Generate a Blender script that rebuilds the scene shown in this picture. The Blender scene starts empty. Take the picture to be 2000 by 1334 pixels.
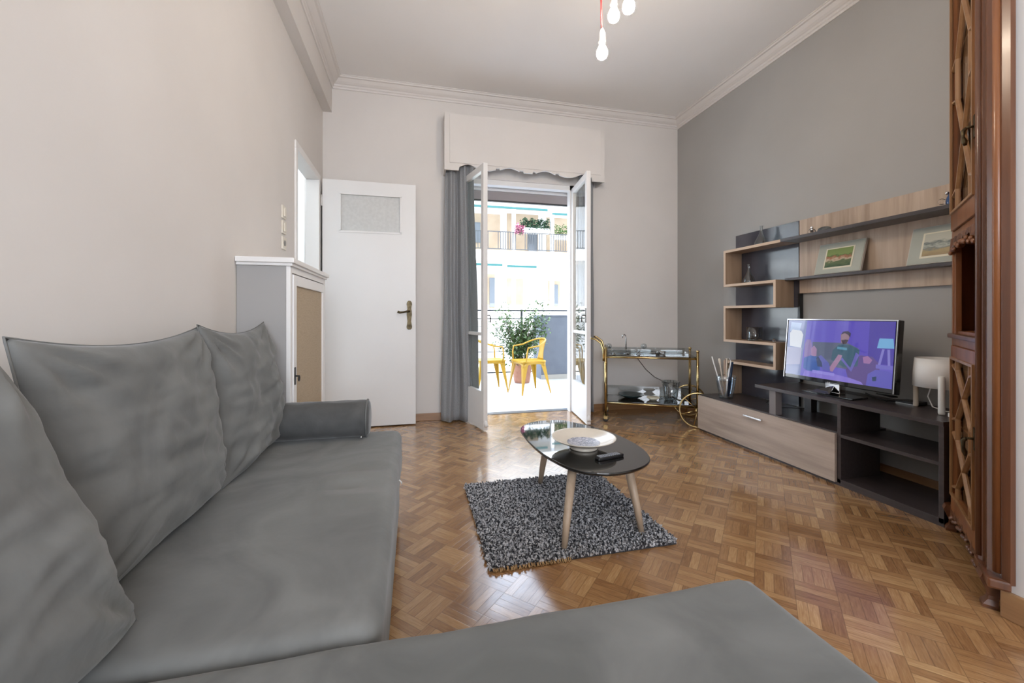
import bpy, bmesh, math, random
from mathutils import Vector, Matrix, noise
from math import sin, cos, pi, radians as R
C = bpy.context.scene.collection
sc = bpy.context.scene

# ------------------------------------------------------------------ camera, world, lights, exposure
CAM_H = 1.05
cam = bpy.data.cameras.new('camera'); camo = bpy.data.objects.new('camera', cam); C.objects.link(camo)
camo.location = (0, 0, CAM_H); camo.rotation_euler = (R(90), 0, -math.atan(191/801))
cam.sensor_width = 36; cam.lens = 801/2000*36; cam.shift_y = -51/2000
cam.clip_start = 0.02; cam.clip_end = 200
sc.camera = camo
w = bpy.data.worlds.new('daylight'); sc.world = w; w.use_nodes = True
bg = w.node_tree.nodes['Background']; bg.inputs[0].default_value = (.66, .80, 1.0, 1); bg.inputs[1].default_value = 8.0

def light(name, kind, loc, rot, energy, color, **k):
    l = bpy.data.lights.new(name, kind); l.energy = energy; l.color = color
    for a, b in k.items(): setattr(l, a, b)
    o = bpy.data.objects.new(name, l); C.objects.link(o); o.location = loc; o.rotation_euler = rot
    return o
light('sun', 'SUN', (0, 0, 20), (R(38), 0, R(12)), 15.0, (1, .95, .86), angle=R(.6))
light('rear_fill_light', 'AREA', (.4, -2.12, 1.75), (R(90), 0, 0), 62, (1.0, .97, .94), shape='RECTANGLE', size=1.9, size_y=1.5)  # added fill light behind the camera, no such source in view
light('corridor_daylight', 'AREA', (-1.75, 4.3, 2.9), (0, 0, 0), 48, (.86, .94, 1.0), shape='RECTANGLE', size=.9, size_y=1.6)
sc.view_settings.view_transform = 'Standard'; sc.view_settings.look = 'None'
sc.view_settings.exposure = -0.10; sc.view_settings.gamma = 1; sc.view_settings.use_curve_mapping = False
BULB = 290
sc.cycles.use_denoising = True
sc.cycles.max_bounces = 8; sc.cycles.transparent_max_bounces = 12
sc.cycles.sample_clamp_indirect = 6

# ------------------------------------------------------------------ materials
def nodes(m):
    m.use_nodes = True; t = m.node_tree; return t, t.nodes, t.links, t.nodes['Principled BSDF']
def mat(name, col, rough=.5, metal=0, **k):
    m = bpy.data.materials.new(name); t, n, l, p = nodes(m)
    p.inputs['Base Color'].default_value = (*col, 1); p.inputs['Roughness'].default_value = rough; p.inputs['Metallic'].default_value = metal
    for a, b in k.items(): p.inputs[a.replace('_', ' ')].default_value = b
    return m
def ramp(n, stops):
    r = n.new('ShaderNodeValToRGB'); e = r.color_ramp.elements
    while len(e) < len(stops): e.new(.5)
    for i, (a, c) in enumerate(stops): e[i].position = a; e[i].color = (*c, 1)
    return r
def noisy(name, c1, c2, scale=3, rough=.5, stretch=(1, 1, 1), bump=0, bscale=None, detail=4, dist=0, lo=.35, hi=.65, metal=0, **k):
    """two-tone noise material in object space"""
    m = bpy.data.materials.new(name); t, n, l, p = nodes(m)
    tc = n.new('ShaderNodeTexCoord'); mp = n.new('ShaderNodeMapping'); mp.inputs['Scale'].default_value = stretch
    nz = n.new('ShaderNodeTexNoise'); nz.inputs['Scale'].default_value = scale; nz.inputs['Detail'].default_value = detail; nz.inputs['Distortion'].default_value = dist
    l.new(tc.outputs['Object'], mp.inputs[0]); l.new(mp.outputs[0], nz.inputs['Vector'])
    r = ramp(n, [(lo, c1), (hi, c2)]); l.new(nz.outputs[0], r.inputs[0]); l.new(r.outputs[0], p.inputs['Base Color'])
    p.inputs['Roughness'].default_value = rough; p.inputs['Metallic'].default_value = metal
    for a, b in k.items(): p.inputs[a.replace('_', ' ')].default_value = b
    if bump:
        n2 = n.new('ShaderNodeTexNoise'); n2.inputs['Scale'].default_value = bscale or scale*6; n2.inputs['Detail'].default_value = 3
        l.new(mp.outputs[0], n2.inputs['Vector'])
        b = n.new('ShaderNodeBump'); b.inputs['Strength'].default_value = bump; b.inputs['Distance'].default_value = .01
        l.new(n2.outputs[0], b.inputs['Height']); l.new(b.outputs[0], p.inputs['Normal'])
    return m
def thin_glass(name, tint=(.97, .99, .98), ior=1.45, gl=1.0):
    m = bpy.data.materials.new(name); m.use_nodes = True; t = m.node_tree; n = t.nodes; l = t.links; n.clear()
    o = n.new('ShaderNodeOutputMaterial'); mx = n.new('ShaderNodeMixShader'); tr = n.new('ShaderNodeBsdfTransparent'); g = n.new('ShaderNodeBsdfGlossy'); f = n.new('ShaderNodeFresnel')
    tr.inputs[0].default_value = (*tint, 1); g.inputs['Roughness'].default_value = .02; g.inputs[0].default_value = (gl, gl, gl, 1); f.inputs[0].default_value = ior
    ge = n.new('ShaderNodeNewGeometry'); iv = n.new('ShaderNodeMath'); iv.operation = 'MULTIPLY_ADD'; iv.inputs[1].default_value = -1; iv.inputs[2].default_value = 1; l.new(ge.outputs['Backfacing'], iv.inputs[0])
    mu = n.new('ShaderNodeMath'); mu.operation = 'MULTIPLY'; l.new(f.outputs[0], mu.inputs[0]); l.new(iv.outputs[0], mu.inputs[1])
    l.new(mu.outputs[0], mx.inputs[0]); l.new(tr.outputs[0], mx.inputs[1]); l.new(g.outputs[0], mx.inputs[2]); l.new(mx.outputs[0], o.inputs[0])
    return m
def wood(name, cols, axis='z', scale=9, rough=.4, plank=0, **k):
    """streaky board: noise stretched along one axis, optional plank-wide tone steps"""
    m = bpy.data.materials.new(name); t, n, l, p = nodes(m)
    tc = n.new('ShaderNodeTexCoord'); mp = n.new('ShaderNodeMapping')
    s = [1, 1, 1]; s['xyz'.index(axis)] = .07; mp.inputs['Scale'].default_value = s
    l.new(tc.outputs['Object'], mp.inputs[0])
    nz = n.new('ShaderNodeTexNoise'); nz.inputs['Scale'].default_value = scale; nz.inputs['Detail'].default_value = 6; nz.inputs['Roughness'].default_value = .6; nz.inputs['Distortion'].default_value = .25
    l.new(mp.outputs[0], nz.inputs['Vector'])
    src = nz.outputs[0]
    if plank:
        sx = n.new('ShaderNodeSeparateXYZ'); l.new(tc.outputs['Object'], sx.inputs[0])
        a = n.new('ShaderNodeMath'); a.operation = 'DIVIDE'; a.inputs[1].default_value = plank; l.new(sx.outputs[1], a.inputs[0])
        fl = n.new('ShaderNodeMath'); fl.operation = 'FLOOR'; l.new(a.outputs[0], fl.inputs[0])
        wn = n.new('ShaderNodeTexWhiteNoise'); wn.noise_dimensions = '1D'; l.new(fl.outputs[0], wn.inputs['W'])
        m2 = n.new('ShaderNodeMath'); m2.operation = 'MULTIPLY_ADD'; m2.inputs[1].default_value = .22; l.new(wn.outputs[0], m2.inputs[0]); l.new(src, m2.inputs[2])
        m3 = n.new('ShaderNodeMath'); m3.operation = 'SUBTRACT'; m3.inputs[1].default_value = .11; l.new(m2.outputs[0], m3.inputs[0]); src = m3.outputs[0]
    k_ = len(cols); r = ramp(n, [(.3+.4*i/(k_-1), c) for i, c in enumerate(cols)]); l.new(src, r.inputs[0]); l.new(r.outputs[0], p.inputs['Base Color'])
    p.inputs['Roughness'].default_value = rough
    for a_, b_ in k.items(): p.inputs[a_.replace('_', ' ')].default_value = b_
    return m
def parquet():
    m = bpy.data.materials.new('mosaic_parquet'); t, n, l, p = nodes(m)
    def M(op, a, b=None, c=None):
        x = n.new('ShaderNodeMath'); x.operation = op
        for i, v in enumerate((a, b, c)):
            if v is None: continue
            if isinstance(v, (int, float)): x.inputs[i].default_value = v
            else: l.new(v, x.inputs[i])
        return x.outputs[0]
    tc = n.new('ShaderNodeTexCoord'); mp = n.new('ShaderNodeMapping'); mp.inputs['Rotation'].default_value = (0, 0, R(45)); mp.inputs['Location'].default_value = (20, 20, 0)
    l.new(tc.outputs['Object'], mp.inputs[0]); s = n.new('ShaderNodeSeparateXYZ'); l.new(mp.outputs[0], s.inputs[0])
    B = .134; N = 4
    X = M('DIVIDE', s.outputs[0], B); Y = M('DIVIDE', s.outputs[1], B)
    cx = M('FLOOR', X); cy = M('FLOOR', Y); fx = M('FRACT', X); fy = M('FRACT', Y)
    par = M('MODULO', M('ADD', cx, cy), 2.0)
    def sel(a, b): return M('ADD', M('MULTIPLY', a, par), M('MULTIPLY', b, M('SUBTRACT', 1.0, par)))
    along = sel(fx, fy); across = sel(fy, fx)
    q = M('MULTIPLY', across, float(N)); idx = M('FLOOR', q); fq = M('FRACT', q)
    cv = n.new('ShaderNodeCombineXYZ'); l.new(cx, cv.inputs[0]); l.new(cy, cv.inputs[1]); l.new(idx, cv.inputs[2])
    wn = n.new('ShaderNodeTexWhiteNoise'); wn.noise_dimensions = '3D'; l.new(cv.outputs[0], wn.inputs['Vector'])
    # grain along each finger
    g = n.new('ShaderNodeCombineXYZ'); l.new(M('MULTIPLY', along, .9), g.inputs[0]); l.new(M('MULTIPLY', across, 7.0), g.inputs[1]); l.new(M('MULTIPLY', wn.outputs[0], 90.0), g.inputs[2])
    gn = n.new('ShaderNodeTexNoise'); gn.inputs['Scale'].default_value = 3.2; gn.inputs['Detail'].default_value = 5; gn.inputs['Distortion'].default_value = .5; l.new(g.outputs[0], gn.inputs['Vector'])
    big = n.new('ShaderNodeTexNoise'); big.inputs['Scale'].default_value = 1.6; big.inputs['Detail'].default_value = 3; l.new(tc.outputs['Object'], big.inputs['Vector'])
    v = M('ADD', M('ADD', M('MULTIPLY', wn.outputs[0], .40), M('MULTIPLY', gn.outputs[0], .55)), M('MULTIPLY', big.outputs[0], .34))
    r = ramp(n, [(.30, (.185, .086, .034)), (.48, (.275, .143, .060)), (.66, (.355, .197, .088)), (.82, (.45, .27, .125)), (.95, (.60, .39, .195))])
    l.new(M('MULTIPLY', v, .92), r.inputs[0])
    e1 = M('MINIMUM', M('MINIMUM', fx, M('SUBTRACT', 1.0, fx)), M('MINIMUM', fy, M('SUBTRACT', 1.0, fy)))
    e2 = M('DIVIDE', M('MINIMUM', fq, M('SUBTRACT', 1.0, fq)), float(N))
    e = M('MINIMUM', e1, e2); gap = n.new('ShaderNodeMapRange'); gap.inputs[1].default_value = 0; gap.inputs[2].default_value = .014; l.new(e, gap.inputs[0])
    gap.inputs[3].default_value = .55; gap.inputs[4].default_value = 1.0
    mx = n.new('ShaderNodeMix'); mx.data_type = 'RGBA'; mx.blend_type = 'MULTIPLY'; mx.inputs[0].default_value = 1
    l.new(r.outputs[0], mx.inputs[6]); l.new(gap.outputs[0], mx.inputs[7]); l.new(mx.outputs[2], p.inputs['Base Color'])
    rn = n.new('ShaderNodeTexNoise'); rn.inputs['Scale'].default_value = 9; rn.inputs['Detail'].default_value = 4; l.new(tc.outputs['Object'], rn.inputs['Vector'])
    mr = n.new('ShaderNodeMapRange'); mr.inputs[1].default_value = .3; mr.inputs[2].default_value = .7; mr.inputs[3].default_value = .12; mr.inputs[4].default_value = .26
    l.new(rn.outputs[0], mr.inputs[0]); l.new(mr.outputs[0], p.inputs['Roughness'])
    p.inputs['Coat Weight'].default_value = .7; p.inputs['Coat Roughness'].default_value = .15; p.inputs['Coat IOR'].default_value = 1.5
    bh = M('ADD', M('MULTIPLY', wn.outputs[0], .35), M('MULTIPLY', gap.outputs[0], .6)); bm = M('ADD', bh, M('MULTIPLY', rn.outputs[0], .5))
    b = n.new('ShaderNodeBump'); b.inputs['Strength'].default_value = .22; b.inputs['Distance'].default_value = .003; l.new(bm, b.inputs['Height']); l.new(b.outputs[0], p.inputs['Normal'])
    return m

M = {}
M['parquet'] = parquet()
M['wall'] = noisy('white_plaster', (.675, .64, .61), (.705, .67, .64), 2, .75, bump=.03, bscale=60)
M['greywall'] = noisy('grey_paint', (.37, .36, .345), (.39, .38, .365), 2, .62, bump=.03, bscale=60)
M['ceil'] = noisy('ceiling_paint', (.83, .815, .80), (.85, .835, .82), 1.5, .85)
M['trim'] = mat('cornice_paint', (.70, .665, .64), .6)
M['white'] = noisy('white_gloss_paint', (.78, .765, .75), (.81, .795, .78), 2, .35)
M['door'] = noisy('white_door_paint', (.76, .75, .74), (.79, .78, .77), 1.5, .38)
M['cabgrey'] = noisy('pale_grey_paint', (.34, .33, .32), (.365, .355, .345), 2, .5)
M['tan'] = noisy('tan_caning', (.40, .30, .185), (.47, .36, .235), 30, .6, stretch=(1, 1, 8), lo=.3, hi=.7)
M['basewood'] = wood('skirting_wood', [(.20, .10, .045), (.30, .16, .075), (.36, .21, .10)], 'x', 12, .35)
M['basewoody'] = wood('skirting_wood_side', [(.20, .10, .045), (.30, .16, .075), (.36, .21, .10)], 'y', 12, .35)
M['frost'] = noisy('frosted_glass', (.56, .56, .545), (.61, .61, .595), 40, .3)
M['bronze'] = noisy('antique_bronze', (.05, .038, .022), (.13, .10, .058), 30, .42, metal=1)
M['switch'] = mat('cream_plastic', (.72, .67, .58), .4)
M['glass'] = thin_glass('window_glass')
M['curtain'] = noisy('grey_curtain_cloth', (.235, .24, .25), (.285, .29, .30), 120, .85, bump=.15, bscale=600, Sheen_Weight=.15)
M['velvet'] = noisy('grey_velvet', (.100, .103, .099), (.178, .181, .175), 3.2, .85, bump=.22, bscale=16, detail=8, dist=1.2, lo=.32, hi=.70, Sheen_Weight=.16, Sheen_Roughness=.4)
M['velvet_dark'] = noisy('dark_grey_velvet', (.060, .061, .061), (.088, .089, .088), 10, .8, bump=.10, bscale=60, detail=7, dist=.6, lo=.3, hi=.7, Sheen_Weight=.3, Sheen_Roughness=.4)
M['white_thread'] = mat('white_thread', (.8, .8, .78), .7)
M['dark'] = noisy('dark_brown_laminate', (.042, .033, .034), (.058, .046, .046), 60, .32, stretch=(1, .08, 1))
M['darkgloss'] = noisy('dark_glossy_panel', (.050, .048, .062), (.058, .056, .070), 10, .12, Specular_IOR_Level=.6, Coat_Weight=.3, Coat_Roughness=.05)
M['oak'] = wood('light_oak_vertical', [(.34, .245, .175), (.47, .355, .265), (.56, .44, .34)], 'z', 16, .42, plank=.075)
M['oakh'] = wood('light_oak_horizontal', [(.30, .235, .19), (.43, .345, .285), (.52, .43, .36)], 'y', 14, .38)
M['oakedge'] = mat('pale_oak_edge', (.60, .45, .33), .5)
M['oakin'] = wood('oak_shelf_board', [(.25, .165, .105), (.34, .23, .15), (.40, .28, .19)], 'z', 16, .5)
M['steel'] = mat('brushed_steel', (.62, .62, .62), .25, 1)
M['chrome'] = mat('chrome', (.8, .8, .8), .06, 1)
M['black'] = mat('black_plastic', (.012, .012, .013), .28)
M['blackgloss'] = mat('piano_black_plastic', (.010, .010, .012), .06, Coat_Weight=.5)
M['rubber'] = mat('black_rubber_cable', (.012, .012, .012), .5)
M['bezel'] = mat('bezel_glint_silver', (.75, .75, .78), .12, 1)
M['lamp'] = mat('white_lamp_plastic', (.76, .75, .73), .45)
M['lampleg'] = wood('pale_lamp_leg', [(.60, .52, .42), (.68, .60, .50), (.72, .65, .56)], 'z', 20, .5)
M['mahog'] = wood('mahogany', [(.14, .045, .013), (.22, .078, .025), (.31, .12, .042)], 'z', 14, .34, Coat_Weight=.12, Coat_Roughness=.2)
M['mahogd'] = wood('dark_mahogany', [(.070, .026, .012), (.115, .042, .018), (.17, .066, .028)], 'z', 14, .32, Coat_Weight=.15, Coat_Roughness=.15)
M['lattice'] = wood('golden_lattice_wood', [(.20, .092, .036), (.28, .14, .058), (.35, .19, .085)], 'z', 20, .35, Coat_Weight=.1)
M['cabglass'] = thin_glass('cabinet_glass', (.80, .80, .78), 1.5)
M['gold'] = noisy('polished_brass', (.50, .37, .17), (.62, .47, .23), 20, .22, metal=1)
M['clear'] = mat('clear_glass', (1, 1, 1), .02, 0, Transmission_Weight=1.0, IOR=1.45)
M['thinclear'] = thin_glass('thin_clear_glass', (.76, .79, .80), 2.0)
M['smoke'] = thin_glass('smoked_glass_pane', (.30, .28, .25), 1.5)
M['stone'] = noisy('dark_stone', (.05, .055, .055), (.13, .14, .14), 40, .5)
M['mat_board'] = noisy('pale_green_mount_board', (.40, .42, .37), (.43, .45, .40), 6, .8)
M['cream'] = mat('cream_bevel', (.74, .70, .56), .7)
M['leg'] = wood('beech_leg', [(.36, .26, .18), (.44, .33, .235), (.50, .39, .285)], 'z', 22, .45)
M['tableglass'] = mat('black_glass_top', (.012, .012, .012), .035, Specular_IOR_Level=.5, Coat_Weight=.5, Coat_Roughness=.02)
M['bowl'] = noisy('cream_ceramic', (.62, .56, .47), (.66, .60, .51), 12, .25, Coat_Weight=.3)
M['bowlpat'] = noisy('blue_grey_glaze', (.16, .17, .22), (.50, .50, .56), 60, .35, dist=2, lo=.42, hi=.58)
M['rug'] = noisy('grey_shag_pile', (.030, .032, .040), (.55, .55, .57), 85, .9, detail=1, lo=.42, hi=.60)
M['rugback'] = mat('rug_backing', (.035, .035, .04), .9)
M['rope'] = mat('tan_rug_binding', (.42, .26, .12), .9)
M['redcord'] = mat('red_fabric_cord', (.32, .008, .010), .6)
M['creamcord'] = mat('cream_cord', (.70, .62, .48), .6)
M['socket'] = mat('white_lamp_holder', (.85, .80, .72), .35)
M['yellow'] = noisy('yellow_enamel', (.40, .22, .006), (.46, .26, .010), 8, .40)
M['terracotta'] = noisy('terracotta', (.30, .13, .075), (.38, .18, .11), 12, .8)
M['soil'] = mat('soil', (.04, .028, .02), .95)
M['leaf'] = noisy('green_leaves', (.04, .085, .026), (.14, .21, .07), 9, .5, lo=.3, hi=.7)
M['bark'] = mat('thin_bark', (.09, .06, .04), .8)
M['marble'] = noisy('white_marble_floor', (.62, .63, .66), (.78, .78, .80), 1.6, .25, dist=1.5, detail=8)
M['parapet'] = noisy('slate_grey_render', (.125, .135, .155), (.14, .15, .17), 6, .8)
M['stonebase'] = mat('beige_stone_plinth', (.36, .33, .28), .6)
M['iron'] = mat('black_iron', (.02, .022, .025), .5)
M['facade'] = noisy('white_facade', (.74, .72, .69), (.80, .78, .75), .4, .85)
M['facadetan'] = noisy('tan_facade', (.34, .25, .165), (.42, .32, .22), 1.1, .85)
M['teal'] = mat('teal_awning_cloth', (.002, .055, .055), .8)
M['shade'] = mat('dark_window_glass', (.11, .12, .13), .15)
M['canvas'] = mat('beige_canvas', (.52, .43, .31), .8)
M['pinkflower'] = noisy('pink_blossom', (.25, .05, .11), (.50, .20, .27), 12, .7)
M['darkleaf'] = noisy('dark_hedge_leaves', (.012, .035, .016), (.03, .075, .03), 5, .8)
M['street'] = mat('pale_pavement', (.45, .44, .42), .9)
M['bluebottle'] = mat('deep_blue_glass', (.01, .05, .16), .1, Coat_Weight=.5)
def emit(name, col, st):
    m = bpy.data.materials.new(name); t, n, l, p = nodes(m)
    p.inputs['Base Color'].default_value = (.02, .02, .02, 1); p.inputs['Roughness'].default_value = .12
    p.inputs['Emission Color'].default_value = (*col, 1); p.inputs['Emission Strength'].default_value = st
    return m
M['bulb'] = emit('glowing_bulb', (1.0, .84, .66), BULB)

# ------------------------------------------------------------------ mesh builder
class MB:
    def __init__(s): s.bm = bmesh.new(); s.mi = 0
    def _f(s, vs):
        try:
            f = s.bm.faces.new(vs); f.material_index = s.mi; f.smooth = False; return f
        except ValueError: return None
    def box(s, a, b, bev=0):
        x0, x1 = sorted((a[0], b[0])); y0, y1 = sorted((a[1], b[1])); z0, z1 = sorted((a[2], b[2]))
        return s.prism([(x0, y0), (x1, y0), (x1, y1), (x0, y1)], z0, z1, bev)
    def prism(s, poly, z0, z1, bev=0, mtx=None):
        n0 = len(s.bm.verts)
        lo = [s.bm.verts.new((x, y, z0)) for x, y in poly]; hi = [s.bm.verts.new((x, y, z1)) for x, y in poly]
        fs = [s._f(lo[::-1]), s._f(hi)]
        for i in range(len(poly)): j = (i+1) % len(poly); fs.append(s._f([lo[i], lo[j], hi[j], hi[i]]))
        fs = [f for f in fs if f]; vs = lo+hi
        if bev:
            es = list({e for f in fs for e in f.edges})
            r = bmesh.ops.bevel(s.bm, geom=es, offset=bev, segments=2, profile=.6, affect='EDGES', clamp_overlap=True)
            vs = list({v for f in r['faces'] for v in f.verts} | {v for v in vs if v.is_valid})
            for f in r['faces']: f.material_index = s.mi
        if mtx is not None: bmesh.ops.transform(s.bm, matrix=mtx, verts=vs)
        return s
    def loft(s, rings, closed=True, caps=True, smooth=True):
        vr = [[s.bm.verts.new(p) for p in r] for r in rings]; n = len(vr[0])
        for a, b in zip(vr, vr[1:]):
            for i in range(n if closed else n-1):
                j = (i+1) % n; f = s._f([a[i], a[j], b[j], b[i]])
                if f: f.smooth = smooth
        if caps and closed:
            s._f(vr[0][::-1]); s._f(vr[-1])
        return s
    def tube(s, pts, r, n=10, caps=True, closed=False):
        pts = [Vector(p) for p in pts]; rs = r if isinstance(r, (list, tuple)) else [r]*len(pts)
        rings = []; up = None
        for i, p in enumerate(pts):
            if closed: d = pts[(i+1) % len(pts)]-pts[i-1]
            else: d = (pts[min(i+1, len(pts)-1)]-pts[max(i-1, 0)])
            d.normalize()
            if up is None: up = Vector((0, 0, 1)) if abs(d.z) < .9 else Vector((1, 0, 0))
            x = up.cross(d); 
            if x.length < 1e-5: x = Vector((1, 0, 0)).cross(d)
            x.normalize(); y = d.cross(x); up = y
            rings.append([p+(x*cos(2*pi*k/n)+y*sin(2*pi*k/n))*rs[i] for k in range(n)])
        if closed: rings.append(rings[0])
        return s.loft(rings, True, caps and not closed)
    def lathe(s, prof, c=(0, 0, 0), n=28, mtx=None, caps=True):
        c = Vector(c); rings = []
        for r, z in prof:
            ring = [Vector((max(r, 1e-4)*cos(2*pi*k/n), max(r, 1e-4)*sin(2*pi*k/n), z)) for k in range(n)]
            if mtx is not None: ring = [mtx @ q for q in ring]
            rings.append([q+c for q in ring])
        return s.loft(rings, True, caps)
    def ball(s, c, r, n=12, sq=(1, 1, 1)):
        c = Vector(c); rings = []
        for i in range(n+1):
            t = pi*i/n; rr = max(sin(t), 1e-3)
            rings.append([c+Vector((r*sq[0]*rr*cos(2*pi*k/(2*n)), r*sq[1]*rr*sin(2*pi*k/(2*n)), -r*sq[2]*cos(t))) for k in range(2*n)])
        return s.loft(rings)
    def grid(s, fn, nu, nv, smooth=True, cu=False):
        v = [[s.bm.verts.new(fn(i/nu, j/nv)) for j in range(nv+1)] for i in range(nu+1)]
        for i in range(nu):
            for j in range(nv):
                f = s._f([v[i][j], v[i+1][j], v[i+1][j+1], v[i][j+1]])
                if f: f.smooth = smooth
        return s
    def build(s, name, m, parent=None, weld=False, solid=0, sub=0):
        if weld: bmesh.ops.remove_doubles(s.bm, verts=s.bm.verts, dist=1e-5)
        bmesh.ops.recalc_face_normals(s.bm, faces=s.bm.faces)
        me = bpy.data.meshes.new(name); 
        o = bpy.data.objects.new(name, me); C.objects.link(o)
        if parent is not None:
            o.parent = parent
            k = parent
            while k.parent is not None: k = k.parent
            if not k.get('_local'):
                k = parent
                off = Vector((0, 0, 0))
                while k is not None: off += k.location; k = k.parent
                bmesh.ops.translate(s.bm, verts=s.bm.verts, vec=-off)
        s.bm.to_mesh(me); s.bm.free()
        for x in (m if isinstance(m, (list, tuple)) else [m]): me.materials.append(x)
        if solid:
            d = o.modifiers.new('s', 'SOLIDIFY'); d.thickness = solid; d.offset = 0
        if sub:
            d = o.modifiers.new('u', 'SUBSURF'); d.levels = sub; d.render_levels = sub
        return o
def tag(o, label=None, cat=None, group=None, kind=None):
    if label: o['label'] = label
    if cat: o['category'] = cat
    if group: o['group'] = group
    if kind: o['kind'] = kind
    return o
def thing(name, label, cat, loc=(0, 0, 0), rz=0, group=None, local=False):
    o = bpy.data.objects.new(name, None); C.objects.link(o); o.location = loc; o.rotation_euler = (0, 0, rz); o.empty_display_size = .1
    if rz or local: o['_local'] = 1
    return tag(o, label, cat, group)
def struct(name, mb, m, label, cat, parent=None):
    o = mb.build(name, m, parent)
    if parent is None: tag(o, label, cat, kind='structure')
    return o
def sthing(name, label, cat, loc=(0, 0, 0), rz=0, local=False):
    o = thing(name, label, cat, loc, rz, local=local); o['kind'] = 'structure'; return o
def copy_tree(o, parent=None):
    c = o.copy(); C.objects.link(c)
    if parent is not None: c.parent = parent
    for ch in list(o.children): copy_tree(ch, c)
    return c

# ------------------------------------------------------------------ room shell
LX, RX, BY, FY, CZ = -.84, 2.97, 4.18, -2.2, 3.30
RW = 2.005   # near part of the right side is a thicker wall that ends at y = 1.0
WT = .16
DX0, DX1, DZ = .46, 1.70, 2.46   # balcony doorway
struct('floor', MB().box((LX-.02, FY, -.1), (RX, BY+.09, 0)), M['parquet'], 'mosaic parquet floor of small warm brown oak strips', 'floor')
struct('ceiling', MB().box((-2.6, FY-.2, CZ), (RX+.2, BY+WT, CZ+.15)), M['ceil'], 'plain off-white ceiling above the cornice', 'ceiling')
b = MB()
b.box((LX-WT, BY, 0), (DX0, BY+WT, CZ)); b.box((DX1, BY, 0), (RX+.2, BY+WT, CZ)); b.box((DX0, BY, DZ), (DX1, BY+WT, CZ))
struct('wall_back', b, M['wall'], 'white wall around the balcony doorway', 'wall')
DY0, DY1, DT = 3.27, 3.99, 2.285
b = MB()
b.box((LX-.09, FY, 0), (LX, DY0, CZ)); b.box((LX-.09, DY1, 0), (LX, BY, CZ)); b.box((LX-.09, DY0, DT), (LX, DY1, CZ)); b.box((LX, FY, 2.975), (-.76, BY, CZ))
struct('wall_left', b, M['wall'], 'long white wall behind the sofa with a doorway near its far end', 'wall')
struct('wall_right', MB().box((RX, 1.0, 0), (RX+.2, BY, CZ)), M['greywall'], 'grey painted wall behind the television unit', 'wall')
struct('wall_near_right', MB().box((RW, FY, 0), (RX+.2, 1.0, CZ)), M['wall'], 'white wall end beside the carved corner cabinet', 'wall')
b = MB()
wx0, wx1, wz0, wz1 = -.6, 1.4, .95, 2.55  # opening made up for the fill light, out of view
b.box((LX-WT, FY-.2, 0), (wx0, FY, CZ)); b.box((wx1, FY-.2, 0), (RX, FY, CZ)); b.box((wx0, FY-.2, 0), (wx1, FY, wz0)); b.box((wx0, FY-.2, wz1), (wx1, FY, CZ))
struct('wall_rear', b, M['wall'], 'white wall behind the viewer with an opening added for fill light', 'wall')
# building above and an unseen slab added as sunshade (keep the high sun off both openings)
struct('wall_upper', MB().box((-4.2, FY-.2, CZ+.15), (6.5, BY+WT, 9.5)), M['facade'], 'storeys of the building above this flat', 'wall')
struct('wall_side', MB().box((RX+.2, FY-.2, -.2), (6.5, BY+WT, CZ+.15)), M['facade'], 'neighbouring flat beyond the grey wall', 'wall')
struct('trim_6', MB().box((-4, FY-2.4, 3.0), (6, FY-.2, 3.2)), M['facade'], 'unseen slab added to keep the sun out of the rear opening', 'slab')
# corridor beyond the interior doorway
b = MB(); b.box((-2.62, 2.6, 0), (-2.5, 5.4, CZ)); b.box((-2.5, 5.3, 0), (LX-WT, 5.4, CZ)); b.box((-2.5, 2.6, 0), (LX-.12, 2.7, CZ)); b.box((LX-.12-.04, BY+WT, 0), (LX-.12, 5.3, CZ))
struct('wall_corridor', b, mat('corridor_paint', (.80, .83, .84), .7), 'pale bluish white corridor wall beyond the doorway', 'wall')
struct('floor_corridor', MB().box((-2.62, 2.6, -.1), (LX-.02, 5.4, 0)), M['parquet'], 'corridor floor beyond the doorway', 'floor')
struct('ceiling_corridor', MB().box((-2.62, BY+WT, CZ), (LX-.12, 5.4, CZ+.1)), M['ceil'], 'corridor ceiling beyond the doorway', 'ceiling')

# cornice: stepped profile swept along the three walls
PR = [(0, -.098), (.010, -.098), (.014, -.084), (.024, -.078), (.024, -.062), (.034, -.058), (.050, -.046), (.064, -.030), (.070, -.022), (.086, -.020), (.090, -.008), (.098, -.006), (.098, 0), (0, 0)]
def cornice(name, p0, p1, inward, label, m0=1, m1=1):
    p0, p1, inward = Vector(p0), Vector(p1), Vector(inward); d = (p1-p0).normalized()
    b = MB(); b.loft([[p0+inward*a+d*a*m0+Vector((0, 0, CZ+z)) for a, z in PR], [p1+inward*a-d*a*m1+Vector((0, 0, CZ+z)) for a, z in PR]], smooth=False)
    struct(name, b, M['trim'], label, 'cornice')
cornice('trim_1', (-.76, BY, 0), (RX, BY, 0), (0, -1, 0), 'stepped plaster cornice above the balcony doors')
cornice('trim_2', (RX, 1.0, 0), (RX, BY, 0), (-1, 0, 0), 'stepped plaster cornice along the grey wall', -1, 1)
cornice('trim_3', (-.76, FY, 0), (-.76, BY, 0), (1, 0, 0), 'stepped plaster cornice along the beam over the sofa', 1, 1)
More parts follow.
